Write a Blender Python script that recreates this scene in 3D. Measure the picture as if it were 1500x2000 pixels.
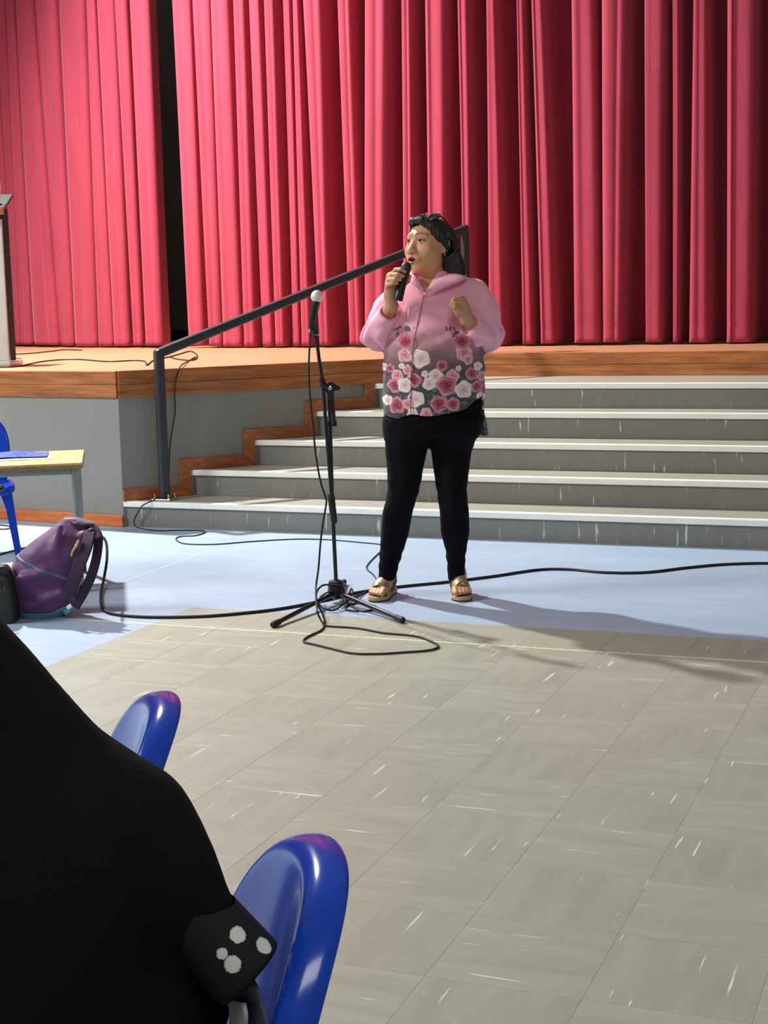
import bpy, bmesh, math, random
import numpy as np
from mathutils import Vector, Matrix

for o in list(bpy.data.objects):
    bpy.data.objects.remove(o, do_unlink=True)
scene = bpy.context.scene
col = scene.collection
random.seed(7)
RNG = np.random.RandomState(7)

# ------------------------------------------------------------------ camera
# World: X runs along the stair treads, Y goes into the stage, Z is up (metres).
CF, CPITCH, CROLL, CYAW, CH = 3000.0, 0.13743, -0.02322, -0.37268, 1.27224
sy, cy, sp, cp = math.sin(CYAW), math.cos(CYAW), math.sin(CPITCH), math.cos(CPITCH)
CAM = np.array([0.0, 0.0, CH])
FW = np.array([sy * cp, cy * cp, -sp])
R0 = np.array([cy, -sy, 0.0])
U0 = np.cross(R0, FW)
RT = math.cos(CROLL) * R0 + math.sin(CROLL) * U0
UP = -math.sin(CROLL) * R0 + math.cos(CROLL) * U0
GX = np.array([cy, -sy, 0.0])          # horizontal right as the viewer sees it
GY = np.array([sy, cy, 0.0])           # horizontal away from the viewer
cam_d = bpy.data.cameras.new('camera')
cam_d.sensor_fit = 'VERTICAL'
cam_d.sensor_height = 24.0
cam_d.lens = CF / 2000.0 * 24.0
cam_d.clip_start = 0.05
cam = bpy.data.objects.new('camera', cam_d)
col.objects.link(cam)
cam.matrix_world = Matrix(((RT[0], UP[0], -FW[0], 0), (RT[1], UP[1], -FW[1], 0), (RT[2], UP[2], -FW[2], CH), (0, 0, 0, 1)))
scene.camera = cam

# ------------------------------------------------------------------ light
world = bpy.data.worlds.new('hall_light')
scene.world = world
world.use_nodes = True
bg = world.node_tree.nodes['Background']
bg.inputs[0].default_value = (1.0, 0.99, 0.97, 1)
bg.inputs[1].default_value = 0.17

def area(name, loc, target, size, power, color=(1, 1, 1), size_y=None, spread=None):
    d = bpy.data.lights.new(name, 'AREA')
    d.energy = power
    d.color = color
    d.shape = 'RECTANGLE' if size_y else 'DISK'
    d.size = size
    if size_y:
        d.size_y = size_y
    if spread:
        d.spread = spread
    o = bpy.data.objects.new(name, d)
    col.objects.link(o)
    o.location = loc
    o.rotation_euler = (Vector(target) - Vector(loc)).to_track_quat('-Z', 'Y').to_euler()
    return o
def spot(name, loc, target, power, angle, blend, radius, color):
    d = bpy.data.lights.new(name, 'SPOT')
    d.energy = power; d.color = color; d.spot_size = math.radians(angle); d.spot_blend = blend; d.shadow_soft_size = radius
    o = bpy.data.objects.new(name, d); col.objects.link(o); o.location = loc
    o.rotation_euler = (Vector(target) - Vector(loc)).to_track_quat('-Z', 'Y').to_euler()
    return o
spot('stage_flood_light', (-7.5, 9.0, 6.3), (-5.0, 9.4, 0.0), 4700, 130, 1.0, 0.13, (1.0, 0.97, 0.92))
area('hall_ceiling_light', (-8.0, 2.6, 4.6), (-4.4, 6.0, 0.0), 2.2, 430, (1.0, 0.99, 0.96), 1.2)
area('hall_ceiling_light', (0.5, -0.5, 5.0), (-1.2, 4.0, 0.0), 2.4, 90, (1.0, 0.99, 0.97), 1.2)
scene.view_settings.view_transform = 'Standard'
scene.view_settings.look = 'None'
scene.view_settings.exposure = 0.0
scene.view_settings.gamma = 1.0
scene.view_settings.use_curve_mapping = False

# ------------------------------------------------------------------ geometry helpers
def ray(u, v):
    return FW + RT * (u - 750.0) / CF - UP * (v - 1000.0) / CF
def fl(u, v, z=0.0):                       # point of the horizontal plane at height z
    r = ray(u, v)
    return CAM + r * ((z - CH) / r[2])
def fy(u, v, y):                           # point of the plane Y = y
    r = ray(u, v)
    return CAM + r * (y / r[1])
def proj(P):
    d = np.asarray(P, float) - CAM
    z = d @ FW
    return 750 + CF * (d @ RT) / z, 1000 - CF * (d @ UP) / z
def height_at(P, v):                       # height above P that shows at image row v
    lo, hi = -2.0, 4.0
    for _ in range(40):
        m = (lo + hi) / 2
        if proj(P + np.array([0, 0, m]))[1] > v: lo = m
        else: hi = m
    return m
class Frame:
    """Upright local frame at a ground point: x right, y away from the viewer, z up."""
    def __init__(s, origin):
        s.o = np.array([origin[0], origin[1], 0.0])
    def L(s, u, v, y=0.0):                 # local point at depth y that shows at (u, v)
        r = ray(u, v)
        t = ((s.o + GY * y - CAM) @ GY) / (r @ GY)
        d = CAM + t * r - s.o
        return np.array([d @ GX, y, d[2]])
    def W(s, p):
        p = np.asarray(p, float)
        return s.o + p[..., 0:1] * GX + p[..., 1:2] * GY + p[..., 2:3] * np.array([0, 0, 1.0])
    def place(s, ob):
        ob.matrix_world = Matrix(((GX[0], GY[0], 0, s.o[0]), (GX[1], GY[1], 0, s.o[1]), (0, 0, 1, s.o[2]), (0, 0, 0, 1)))

def tag(o, label=None, cat=None, group=None, kind=None):
    if label: o['label'] = label
    if cat: o['category'] = cat
    if group: o['group'] = group
    if kind: o['kind'] = kind
    return o
def empty(name, loc=(0, 0, 0), rz=0.0):
    o = bpy.data.objects.new(name, None)
    o.empty_display_size = 0.1
    col.objects.link(o)
    o.location = loc
    o.rotation_euler = (0, 0, rz)
    return o
def mesh_obj(name, verts, faces, mat=None, parent=None, smooth=False, data=None):
    if data is None:
        data = bpy.data.meshes.new(name)
        data.from_pydata([tuple(map(float, v)) for v in verts], [], [tuple(map(int, f)) for f in faces])
        data.update()
        if smooth:
            data.polygons.foreach_set('use_smooth', [True] * len(data.polygons))
    if mat and not data.materials:
        data.materials.append(mat)
    o = bpy.data.objects.new(name, data)
    col.objects.link(o)
    if parent: o.parent = parent
    return o
def bm_obj(name, bm, mat=None, parent=None, smooth=False):
    me = bpy.data.meshes.new(name)
    bmesh.ops.recalc_face_normals(bm, faces=bm.faces)
    bm.to_mesh(me)
    bm.free()
    if smooth:
        me.polygons.foreach_set('use_smooth', [True] * len(me.polygons))
    if mat: me.materials.append(mat)
    o = bpy.data.objects.new(name, me)
    col.objects.link(o)
    if parent: o.parent = parent
    return o
def smooth_by_angle(o, ang=40):
    me = o.data
    me.polygons.foreach_set('use_smooth', [True] * len(me.polygons))
    bm = bmesh.new(); bm.from_mesh(me)
    for e in bm.edges:
        if len(e.link_faces) == 2 and e.calc_face_angle(0) > math.radians(ang):
            e.smooth = False
    bm.to_mesh(me); bm.free()
def bevel(o, w=0.004, seg=2, ang=30):
    m = o.modifiers.new('bevel', 'BEVEL')
    m.width = w; m.segments = seg; m.limit_method = 'ANGLE'; m.angle_limit = math.radians(ang)
    return o
def bm_box(bm, lo, hi):
    x0, y0, z0 = lo; x1, y1, z1 = hi
    vs = [bm.verts.new(p) for p in ((x0, y0, z0), (x1, y0, z0), (x1, y1, z0), (x0, y1, z0), (x0, y0, z1), (x1, y0, z1), (x1, y1, z1), (x0, y1, z1))]
    for f in ((3, 2, 1, 0), (4, 5, 6, 7), (0, 1, 5, 4), (1, 2, 6, 5), (2, 3, 7, 6), (3, 0, 4, 7)):
        bm.faces.new([vs[i] for i in f])
def box(name, lo, hi, mat, parent=None, bev=0.0):
    bm = bmesh.new(); bm_box(bm, lo, hi)
    o = bm_obj(name, bm, mat, parent)
    if bev: bevel(o, bev)
    return o
def prism(name, poly, z0, z1, mat, parent=None, bev=0.0):     # plan polygon (counter-clockwise) pulled up
    n = len(poly)
    vs = [(x, y, z0) for x, y in poly] + [(x, y, z1) for x, y in poly]
    fs = [tuple(range(n - 1, -1, -1)), tuple(range(n, 2 * n))] + [(i, (i + 1) % n, n + (i + 1) % n, n + i) for i in range(n)]
    o = mesh_obj(name, vs, fs, mat, parent)
    if bev: bevel(o, bev)
    return o
def slab(name, quad, thick, mat, parent=None, bev=0.0):       # polygon in space, thickened by the vector `thick`
    q = [np.asarray(p, float) for p in quad]; t = np.asarray(thick, float); n = len(q)
    bm = bmesh.new()
    a = [bm.verts.new(p) for p in q]; b = [bm.verts.new(p + t) for p in q]
    bm.faces.new(a); bm.faces.new(b[::-1])
    for i in range(n):
        bm.faces.new((a[i], b[i], b[(i + 1) % n], a[(i + 1) % n]))
    o = bm_obj(name, bm, mat, parent)
    if bev: bevel(o, bev)
    return o
def catmull(pts, sub=8):
    P = np.asarray(pts, float)
    if len(P) < 3: return P
    Q = np.vstack([2 * P[0] - P[1], P, 2 * P[-1] - P[-2]])
    out = []
    for i in range(1, len(Q) - 2):
        for k in range(sub):
            t = k / sub
            out.append(0.5 * ((2 * Q[i]) + (-Q[i - 1] + Q[i + 1]) * t + (2 * Q[i - 1] - 5 * Q[i] + 4 * Q[i + 1] - Q[i + 2]) * t * t + (-Q[i - 1] + 3 * Q[i] - 3 * Q[i + 1] + Q[i + 2]) * t ** 3))
    out.append(P[-1])
    return np.array(out)
def tube_data(path, rad, seg=12, cap=True, flat=None):
    P = np.asarray(path, float); n = len(P)
    R = np.full(n, rad) if np.isscalar(rad) else np.asarray(rad, float)
    T = np.gradient(P, axis=0); T /= np.linalg.norm(T, axis=1)[:, None] + 1e-12
    up = np.array([0, 0, 1.0]) if abs(T[0][2]) < 0.9 else np.array([1.0, 0, 0])
    N = np.cross(T[0], up); N /= np.linalg.norm(N)
    vs, fs = [], []
    for i in range(n):
        N = N - T[i] * (N @ T[i]); N /= np.linalg.norm(N) + 1e-12
        B = np.cross(T[i], N)
        for k in range(seg):
            a = 2 * math.pi * k / seg
            vs.append(P[i] + R[i] * (math.cos(a) * N + math.sin(a) * B))
    for i in range(n - 1):
        for k in range(seg):
            k2 = (k + 1) % seg
            fs.append((i * seg + k, i * seg + k2, (i + 1) * seg + k2, (i + 1) * seg + k))
    if cap:
        fs.append(tuple(range(seg - 1, -1, -1))); fs.append(tuple((n - 1) * seg + k for k in range(seg)))
    return vs, fs
def tube(name, path, rad, mat, parent=None, seg=12, smooth=True, ang=50):
    vs, fs = tube_data(path, rad, seg)
    o = mesh_obj(name, vs, fs, mat, parent)
    if smooth: smooth_by_angle(o, ang)
    return o
def lathe(name, prof, a, b, mat, parent=None, seg=20):        # profile [(t along a->b in metres, radius)]
    a = np.asarray(a, float); b = np.asarray(b, float)
    d = (b - a) / np.linalg.norm(b - a)
    pts = [a + d * t for t, r in prof]
    up = np.array([0, 0, 1.0]) if abs(d[2]) < 0.9 else np.array([1.0, 0, 0])
    N = np.cross(d, up); N /= np.linalg.norm(N); B = np.cross(d, N)
    vs, fs = [], []
    for p, (t, r) in zip(pts, prof):
        for k in range(seg):
            th = 2 * math.pi * k / seg
            vs.append(p + max(r, 1e-4) * (math.cos(th) * N + math.sin(th) * B))
    for i in range(len(prof) - 1):
        for k in range(seg):
            k2 = (k + 1) % seg
            fs.append((i * seg + k, i * seg + k2, (i + 1) * seg + k2, (i + 1) * seg + k))
    fs.append(tuple(range(seg - 1, -1, -1))); fs.append(tuple((len(prof) - 1) * seg + k for k in range(seg)))
    o = mesh_obj(name, vs, fs, mat, parent)
    smooth_by_angle(o, 40)
    return o
def ribbon(name, centre, wide, thick, mat, parent=None, normal=None):  # strip along a path; wide = half-width vectors
    C = np.asarray(centre, float); Wd = np.asarray(wide, float)
    if Wd.ndim == 1: Wd = np.tile(Wd, (len(C), 1))
    T = np.gradient(C, axis=0)
    vs, fs = [], []
    for c, w, t in zip(C, Wd, T):
        n = np.cross(t, w); n /= np.linalg.norm(n) + 1e-12
        for s1, s2 in ((-1, -1), (1, -1), (1, 1), (-1, 1)):
            vs.append(c + s1 * w + s2 * n * thick / 2)
    for i in range(len(C) - 1):
        for k in range(4):
            k2 = (k + 1) % 4
            fs.append((4 * i + k, 4 * i + k2, 4 * i + 4 + k2, 4 * i + 4 + k))
    fs.append((3, 2, 1, 0)); e = 4 * (len(C) - 1); fs.append((e, e + 1, e + 2, e + 3))
    o = mesh_obj(name, vs, fs, mat, parent)
    smooth_by_angle(o, 50)
    return o

# ------------------------------------------------------------------ implicit surfaces meshed with surface nets
class SDF:
    def __init__(s, lo, hi, h):
        s.lo = np.array(lo, np.float32); s.h = h
        s.n = np.ceil((np.array(hi) - np.array(lo)) / h).astype(int) + 1
        s.ax = [(s.lo[i] + h * np.arange(s.n[i])).astype(np.float32) for i in range(3)]
        s.v = np.full(tuple(s.n), 0.2, np.float32)
    def sub(s, lo, hi):
        i0 = [int(np.clip(math.floor((lo[i] - s.lo[i]) / s.h), 0, s.n[i] - 1)) for i in range(3)]
        i1 = [int(np.clip(math.ceil((hi[i] - s.lo[i]) / s.h) + 1, 1, s.n[i])) for i in range(3)]
        sl = tuple(slice(a, max(b, a + 1)) for a, b in zip(i0, i1))
        X = s.ax[0][sl[0]][:, None, None]; Y = s.ax[1][sl[1]][None, :, None]; Z = s.ax[2][sl[2]][None, None, :]
        return sl, X, Y, Z
    def put(s, sl, d, k, op='add'):
        a = s.v[sl]
        d = np.broadcast_to(d, a.shape)
        if op == 'add':
            if k > 0:
                hh = np.clip(0.5 + 0.5 * (a - d) / k, 0, 1)
                s.v[sl] = a * (1 - hh) + d * hh - k * hh * (1 - hh)
            else: s.v[sl] = np.minimum(a, d)
        else:                                  # carve
            if k > 0:
                hh = np.clip(0.5 - 0.5 * (a + d) / k, 0, 1)
                s.v[sl] = a * (1 - hh) + (-d) * hh + k * hh * (1 - hh)
            else: s.v[sl] = np.maximum(a, -d)
    def cone(s, a, b, ra, rb, k=0.01, op='add', sq=(1, 1, 1)):
        a = np.asarray(a, float); b = np.asarray(b, float); m = max(ra, rb) * max(1 / min(sq), 1) + k + 3 * s.h
        sl, X, Y, Z = s.sub(np.minimum(a, b) - m, np.maximum(a, b) + m)
        ab = b - a; L = ab @ ab + 1e-12
        t = np.clip(((X - a[0]) * ab[0] + (Y - a[1]) * ab[1] + (Z - a[2]) * ab[2]) / L, 0, 1)
        d = np.sqrt(((X - a[0] - t * ab[0]) * sq[0]) ** 2 + ((Y - a[1] - t * ab[1]) * sq[1]) ** 2 + ((Z - a[2] - t * ab[2]) * sq[2]) ** 2) - (ra + (rb - ra) * t)
        s.put(sl, d, k, op)
    def chain(s, pts, rads, k=0.004, op='add', sq=(1, 1, 1)):
        for i in range(len(pts) - 1):
            s.cone(pts[i], pts[i + 1], rads[i], rads[i + 1], k, op, sq)
    def ball(s, c, r, k=0.01, op='add', rot=None):
        c = np.asarray(c, float); r = np.asarray([r] * 3 if np.isscalar(r) else r, float); m = r.max() + k + 3 * s.h
        sl, X, Y, Z = s.sub(c - m, c + m)
        x, y, z = X - c[0], Y - c[1], Z - c[2]
        if rot is not None:                    # rotation about z
            ca, sa = math.cos(rot), math.sin(rot)
            x, y = x * ca + y * sa, -x * sa + y * ca
        k0 = np.sqrt((x / r[0]) ** 2 + (y / r[1]) ** 2 + (z / r[2]) ** 2)
        k1 = np.sqrt((x / r[0] ** 2) ** 2 + (y / r[1] ** 2) ** 2 + (z / r[2] ** 2) ** 2) + 1e-9
        s.put(sl, k0 * (k0 - 1) / k1, k, op)
    def loft(s, zs, xc, yc, a, b, k=0.02, op='add', rot=0.0, power=2.0):
        zs = np.asarray(zs, float); o = np.argsort(zs)
        zs, xc, yc, a, b = [np.asarray(np.broadcast_to(q, zs.shape), float)[o] for q in (zs, xc, yc, a, b)]
        m = max(a.max(), b.max()) + k + 3 * s.h
        sl, X, Y, Z = s.sub((xc.min() - m, yc.min() - m, zs[0] - k - 3 * s.h), (xc.max() + m, yc.max() + m, zs[-1] + k + 3 * s.h))
        z1 = np.clip(Z.ravel(), zs[0], zs[-1])
        f = lambda q: np.interp(z1, zs, q).astype(np.float32)[None, None, :]
        XC, YC, A, B = f(xc), f(yc), f(a), f(b)
        x, y = X - XC, Y - YC
        if rot:
            ca, sa = math.cos(rot), math.sin(rot)
            x, y = x * ca + y * sa, -x * sa + y * ca
        d = ((np.abs(x / A) ** power + np.abs(y / B) ** power) ** (1 / power) - 1) * np.minimum(A, B)
        dz = np.maximum(zs[0] - Z, Z - zs[-1])
        d = np.maximum(d, dz)
        s.put(sl, d, k, op)
    def field(s, fn, k=0.0, op='add'):
        X = s.ax[0][:, None, None]; Y = s.ax[1][None, :, None]; Z = s.ax[2][None, None, :]
        d = fn(X, Y, Z)
        s.put((slice(None),) * 3, np.broadcast_to(d, s.v.shape).astype(np.float32), k, op)
    def displace(s, fn):
        X = s.ax[0][:, None, None]; Y = s.ax[1][None, :, None]; Z = s.ax[2][None, None, :]
        s.v += fn(X, Y, Z).astype(np.float32)
    def mesh(s):
        v = s.v; n = np.array(v.shape)
        ins = v < 0
        cnt = np.zeros(n - 1, np.int32); pos = np.zeros(tuple(n - 1) + (3,), np.float32)
        C = [(i, j, k) for i in (0, 1) for j in (0, 1) for k in (0, 1)]
        def cs(arr, c): return arr[c[0]:n[0] - 1 + c[0], c[1]:n[1] - 1 + c[1], c[2]:n[2] - 1 + c[2]]
        for c in C:
            for ax in range(3):
                if c[ax] == 1: continue
                d = list(c); d[ax] = 1
                a, b = cs(v, c), cs(v, d)
                x = cs(ins, c) != cs(ins, d)
                idx = np.nonzero(x)
                av, bv = a[idx], b[idx]
                t = av / (av - bv)
                p = np.tile(np.array(c, np.float32), (len(t), 1)); p[:, ax] = t
                pos[idx] += p
                cnt[idx] += 1
        act = cnt > 0
        ids = np.full(tuple(n - 1), -1, np.int64)
        ai = np.nonzero(act); ids[ai] = np.arange(len(ai[0]))
        V = (pos[ai] / cnt[ai][:, None] + np.stack(ai, 1)) * s.h + s.lo
        Q = []
        for ax in range(3):
            o1, o2 = [(1, 2), (2, 0), (0, 1)][ax]
            sl0 = [slice(None)] * 3; sl1 = [slice(None)] * 3
            sl0[ax] = slice(0, -1); sl1[ax] = slice(1, None)
            e0, e1 = ins[tuple(sl0)], ins[tuple(sl1)]
            idx = np.stack(np.nonzero(e0 != e1), 1)
            ok = (idx[:, o1] > 0) & (idx[:, o2] > 0) & (idx[:, o1] < n[o1] - 1) & (idx[:, o2] < n[o2] - 1)
            idx = idx[ok]
            flip = e0[tuple(idx.T)]
            def cell(d1, d2):
                q = idx.copy(); q[:, o1] -= d1; q[:, o2] -= d2
                return ids[tuple(q.T)]
            q = np.stack([cell(1, 1), cell(0, 1), cell(0, 0), cell(1, 0)], 1)
            q[~flip] = q[~flip][:, ::-1]
            Q.append(q)
        return V.astype(float), np.concatenate(Q)
def relax(V, Q, it=1, lam=0.5):
    E = np.concatenate([Q[:, [0, 1]], Q[:, [1, 2]], Q[:, [2, 3]], Q[:, [3, 0]]])
    E = np.concatenate([E, E[:, ::-1]])
    deg = np.bincount(E[:, 0], minlength=len(V))[:, None]
    for _ in range(it):
        S = np.stack([np.bincount(E[:, 0], V[E[:, 1], i], minlength=len(V)) for i in range(3)], 1)
        V = V + lam * (S / np.maximum(deg, 1) - V)
    return V
def np_mesh(name, V, Q):
    me = bpy.data.meshes.new(name)
    nv, nq = len(V), len(Q)
    me.vertices.add(nv); me.vertices.foreach_set('co', np.ascontiguousarray(V, np.float32).ravel())
    me.loops.add(nq * 4); me.loops.foreach_set('vertex_index', np.ascontiguousarray(Q, np.int32).ravel())
    me.polygons.add(nq); me.polygons.foreach_set('loop_start', np.arange(0, nq * 4, 4, dtype=np.int32))
    me.update(calc_edges=True); me.validate()
    me.polygons.foreach_set('use_smooth', np.ones(nq, bool))
    return me
def subdivide_mesh(me):
    o = bpy.data.objects.new('tmp', me); col.objects.link(o)
    m = o.modifiers.new('s', 'SUBSURF'); m.levels = 1; m.render_levels = 1
    dg = bpy.context.evaluated_depsgraph_get(); dg.update()
    new = bpy.data.meshes.new_from_object(o.evaluated_get(dg))
    bpy.data.objects.remove(o, do_unlink=True)
    return new
def me_co(me):
    a = np.empty(len(me.vertices) * 3, np.float32); me.vertices.foreach_get('co', a); return a.reshape(-1, 3).astype(float)
def paint(me, rgb):
    at = me.color_attributes.new('Col', 'FLOAT_COLOR', 'POINT')
    c = np.ones((len(me.vertices), 4), np.float32); c[:, :3] = rgb
    at.data.foreach_set('color', c.ravel())
def lin(*c):                                # sRGB 0-255 -> linear
    a = np.array(c, float) / 255.0
    return np.where(a <= 0.04045, a / 12.92, ((a + 0.055) / 1.055) ** 2.4)
def largest(V, Q):                          # keep the biggest connected piece
    lab = np.arange(len(V))
    while True:
        m = lab[Q].min(1); new = lab.copy()
        for k in range(4): np.minimum.at(new, Q[:, k], m)
        new = new[new]
        if (new == lab).all(): break
        lab = new
    best = np.bincount(lab[Q[:, 0]]).argmax()
    Q = Q[lab[Q[:, 0]] == best]
    used = np.unique(Q); re = np.full(len(V), -1); re[used] = np.arange(len(used))
    return V[used], re[Q]
def sdf_obj(name, s, mat, parent=None, smooth_it=1, data_only=False):
    V, Q = s.mesh()
    if smooth_it: V = relax(V, Q, smooth_it)
    me = np_mesh(name, V, Q)
    if data_only: return me
    me.materials.append(mat)
    o = bpy.data.objects.new(name, me); col.objects.link(o)
    if parent: o.parent = parent
    return o

# ------------------------------------------------------------------ materials
class NT:
    def __init__(s, name):
        s.m = bpy.data.materials.new(name); s.m.use_nodes = True
        s.t = s.m.node_tree; s.b = s.t.nodes['Principled BSDF']
    def n(s, typ, **kw):
        x = s.t.nodes.new(typ)
        for k, v in kw.items(): setattr(x, k, v)
        return x
    def l(s, a, b): s.t.links.new(a, b)
    def set(s, **kw):
        for k, v in kw.items():
            s.b.inputs[k.replace('_', ' ')].default_value = v
        return s
    def coord(s, scale=(1, 1, 1), rnd=False, kind='Object', rot=(0, 0, 0)):
        tc = s.n('ShaderNodeTexCoord'); mp = s.n('ShaderNodeMapping')
        mp.inputs['Scale'].default_value = scale; mp.inputs['Rotation'].default_value = rot
        src = tc.outputs[kind]
        if rnd:
            oi = s.n('ShaderNodeObjectInfo'); ad = s.n('ShaderNodeVectorMath', operation='MULTIPLY_ADD')
            cb = s.n('ShaderNodeCombineXYZ')
            for i in range(3): s.l(oi.outputs['Random'], cb.inputs[i])
            ad.inputs[1].default_value = (37.0, 91.0, 53.0)
            s.l(cb.outputs[0], ad.inputs[0]); s.l(src, ad.inputs[2]); src = ad.outputs[0]
        s.l(src, mp.inputs['Vector'])
        return mp.outputs[0]
    def noise(s, vec, scale=5.0, detail=4.0, rough=0.55):
        x = s.n('ShaderNodeTexNoise'); x.inputs['Scale'].default_value = scale; x.inputs['Detail'].default_value = detail; x.inputs['Roughness'].default_value = rough
        s.l(vec, x.inputs['Vector']); return x.outputs['Fac']
    def ramp(s, fac, stops, interp='LINEAR'):
        x = s.n('ShaderNodeValToRGB'); x.color_ramp.interpolation = interp
        el = x.color_ramp.elements
        while len(el) < len(stops): el.new(0.5)
        for e, (p, c) in zip(el, stops):
            e.position = p; e.color = (*c, 1) if len(c) == 3 else c
        s.l(fac, x.inputs[0]); return x.outputs[0]
    def mix(s, fac, a, b, blend='MIX'):
        x = s.n('ShaderNodeMix', data_type='RGBA', blend_type=blend)
        for i, q in ((0, fac), (6, a), (7, b)):
            if hasattr(q, 'links'): s.l(q, x.inputs[i])
            else: x.inputs[i].default_value = q if not isinstance(q, tuple) or len(q) == 4 else (*q, 1)
        return x.outputs[2]
    def bump(s, h, strength=0.2, dist=0.005):
        x = s.n('ShaderNodeBump'); x.inputs['Strength'].default_value = strength; x.inputs['Distance'].default_value = dist
        s.l(h, x.inputs['Height']); s.l(x.outputs[0], s.b.inputs['Normal'])
    def color(s, c): s.l(c, s.b.inputs['Base Color']); return s
def T(*c): return tuple(float(x) for x in lin(*c))
def plain(name, rgb, rough=0.5, metal=0.0, var=0.06, scale=30.0, bump=0.0, coat=0.0, spec=0.5):
    m = NT(name); c = T(*rgb)
    f = m.noise(m.coord(), scale)
    lo = tuple(x * (1 - var) for x in c); hi = tuple(min(1, x * (1 + var)) for x in c)
    m.color(m.ramp(f, [(0.3, lo), (0.7, hi)]))
    m.set(Roughness=rough, Metallic=metal, Coat_Weight=coat, Specular_IOR_Level=spec)
    if bump: m.bump(f, bump, 0.002)
    return m.m
def wood(name, dark, light, scale=(1.5, 14, 14), rough=0.42, rnd=True, rot=(0, 0, 0)):
    m = NT(name)
    v = m.coord(scale, rnd, rot=rot)
    f = m.noise(v, 2.2, 6, 0.62); g = m.noise(v, 9.0, 5, 0.6)
    c = m.ramp(f, [(0.28, T(*dark)), (0.72, T(*light))])
    g2 = m.ramp(g, [(0.35, (0.72, 0.68, 0.64)), (0.6, (1, 1, 1))])
    m.color(m.mix(0.6, c, g2, 'MULTIPLY')); m.set(Roughness=rough)
    m.bump(g, 0.08, 0.002)
    return m.m
def vinyl(name, base, streak_axis, streak, scr, rough=0.45, rnd=True, scr_thr=0.69, amt=0.10, scr_scale=1.0):
    """Scuffed vinyl: soft streaks and pale scratches along one axis (0 = x, 1 = y, 2 = z)."""
    m = NT(name); c = T(*base)
    sc = [14.0, 14.0, 14.0]; sc[streak_axis] = 2.0
    f = m.noise(m.coord(tuple(sc), rnd), 1.4, 6, 0.6)
    lo = tuple(x * (1 - amt) for x in c); hi = tuple(min(1, x * (1 + amt)) for x in c)
    k = m.ramp(f, [(0.3, lo), (0.7, hi)])
    cl = m.noise(m.coord((1.3, 1.3, 1.3), False), 1.2, 3, 0.5)
    k = m.mix(1.0, k, m.ramp(cl, [(0.3, (0.93, 0.93, 0.94)), (0.7, (1.05, 1.05, 1.03))]), 'MULTIPLY')
    s1 = [70.0 * scr_scale] * 3; s1[streak_axis] = 4.5
    g = m.noise(m.coord(tuple(s1), rnd), 1.0, 2.0, 0.5)
    msk = m.ramp(g, [(scr_thr, (0, 0, 0)), (scr_thr + 0.05, (scr, scr, scr))])
    k = m.mix(msk, k, (*T(*streak), 1))
    m.color(k); m.set(Roughness=rough)
    m.bump(f, 0.05, 0.001)
    return m.m
def vcol(name, rough=0.7, sheen=0.0, bump=0.0, bscale=120.0, sss=0.0, stretch=(1, 1, 1)):
    m = NT(name)
    a = m.n('ShaderNodeVertexColor', layer_name='Col')
    m.color(a.outputs['Color']); m.set(Roughness=rough, Sheen_Weight=sheen)
    if sss:
        m.b.inputs['Subsurface Weight'].default_value = sss
        m.b.inputs['Subsurface Radius'].default_value = (0.012, 0.005, 0.003)
    if bump: m.bump(m.noise(m.coord(stretch), bscale, 4), bump, 0.004)
    return m.m

M = {}
M['tile_x'] = vinyl('grey_vinyl_streaked_along', (166, 167, 152), 0, (228, 226, 214), 0.9)
M['tile_y'] = vinyl('grey_vinyl_streaked_across', (163, 164, 149), 1, (228, 226, 214), 0.9)
M['blue_vinyl'] = vinyl('blue_vinyl', (160, 180, 204), 0, (214, 224, 238), 0.7, rnd=False, scr_thr=0.74, amt=0.07, scr_scale=0.4)
M['line'] = plain('pale_yellow_line_paint', (226, 222, 180), 0.5)
M['line_w'] = plain('pale_line_paint', (186, 202, 220), 0.5)
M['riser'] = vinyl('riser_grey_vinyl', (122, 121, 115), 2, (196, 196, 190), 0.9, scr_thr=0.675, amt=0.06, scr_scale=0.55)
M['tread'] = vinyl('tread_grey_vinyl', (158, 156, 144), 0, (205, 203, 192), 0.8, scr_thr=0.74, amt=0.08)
M['nosing'] = plain('white_nosing', (236, 235, 226), 0.45, var=0.04, scale=8)
M['wall_grey'] = plain('grey_paint', (132, 129, 120), 0.6, var=0.03, scale=6)
M['backdrop'] = plain('black_backdrop', (112, 113, 113), 0.9, var=0.1, scale=3)
M['strip_black'] = plain('matt_black', (14, 14, 15), 0.8)
M['fascia'] = wood('varnished_fascia_wood', (120, 62, 24), (196, 122, 62), (1.2, 1.2, 16))
M['trim'] = wood('red_brown_trim_wood', (134, 70, 32), (192, 112, 60), (4, 4, 18))
M['baseboard'] = wood('orange_baseboard_wood', (182, 88, 34), (228, 136, 66), (1.2, 1.2, 16))
M['deck'] = wood('stage_deck_wood', (176, 118, 84), (212, 156, 118), (1.2, 18, 1), rough=0.45, rnd=False)
M['rail'] = plain('charcoal_rail_paint', (46, 47, 50), 0.38, var=0.05)
M['chrome'] = plain('bolt_metal', (200, 200, 196), 0.25, 1.0)
M['black_plastic'] = plain('black_plastic', (20, 20, 21), 0.38, var=0.1)
M['black_metal'] = plain('black_metal', (22, 22, 24), 0.32, var=0.1)
M['rubber'] = plain('black_rubber', (16, 16, 17), 0.6, var=0.1)
M['white_mesh'] = plain('pale_mic_grille', (215, 214, 208), 0.5, 0.2, var=0.2, scale=600, bump=0.4)
M['silver'] = plain('silver_metal', (222, 222, 214), 0.3, 0.35, var=0.08, scale=10)
M['blue_plastic'] = plain('glossy_blue_plastic', (18, 62, 172), 0.17, var=0.04, coat=0.1, spec=0.35)
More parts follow.
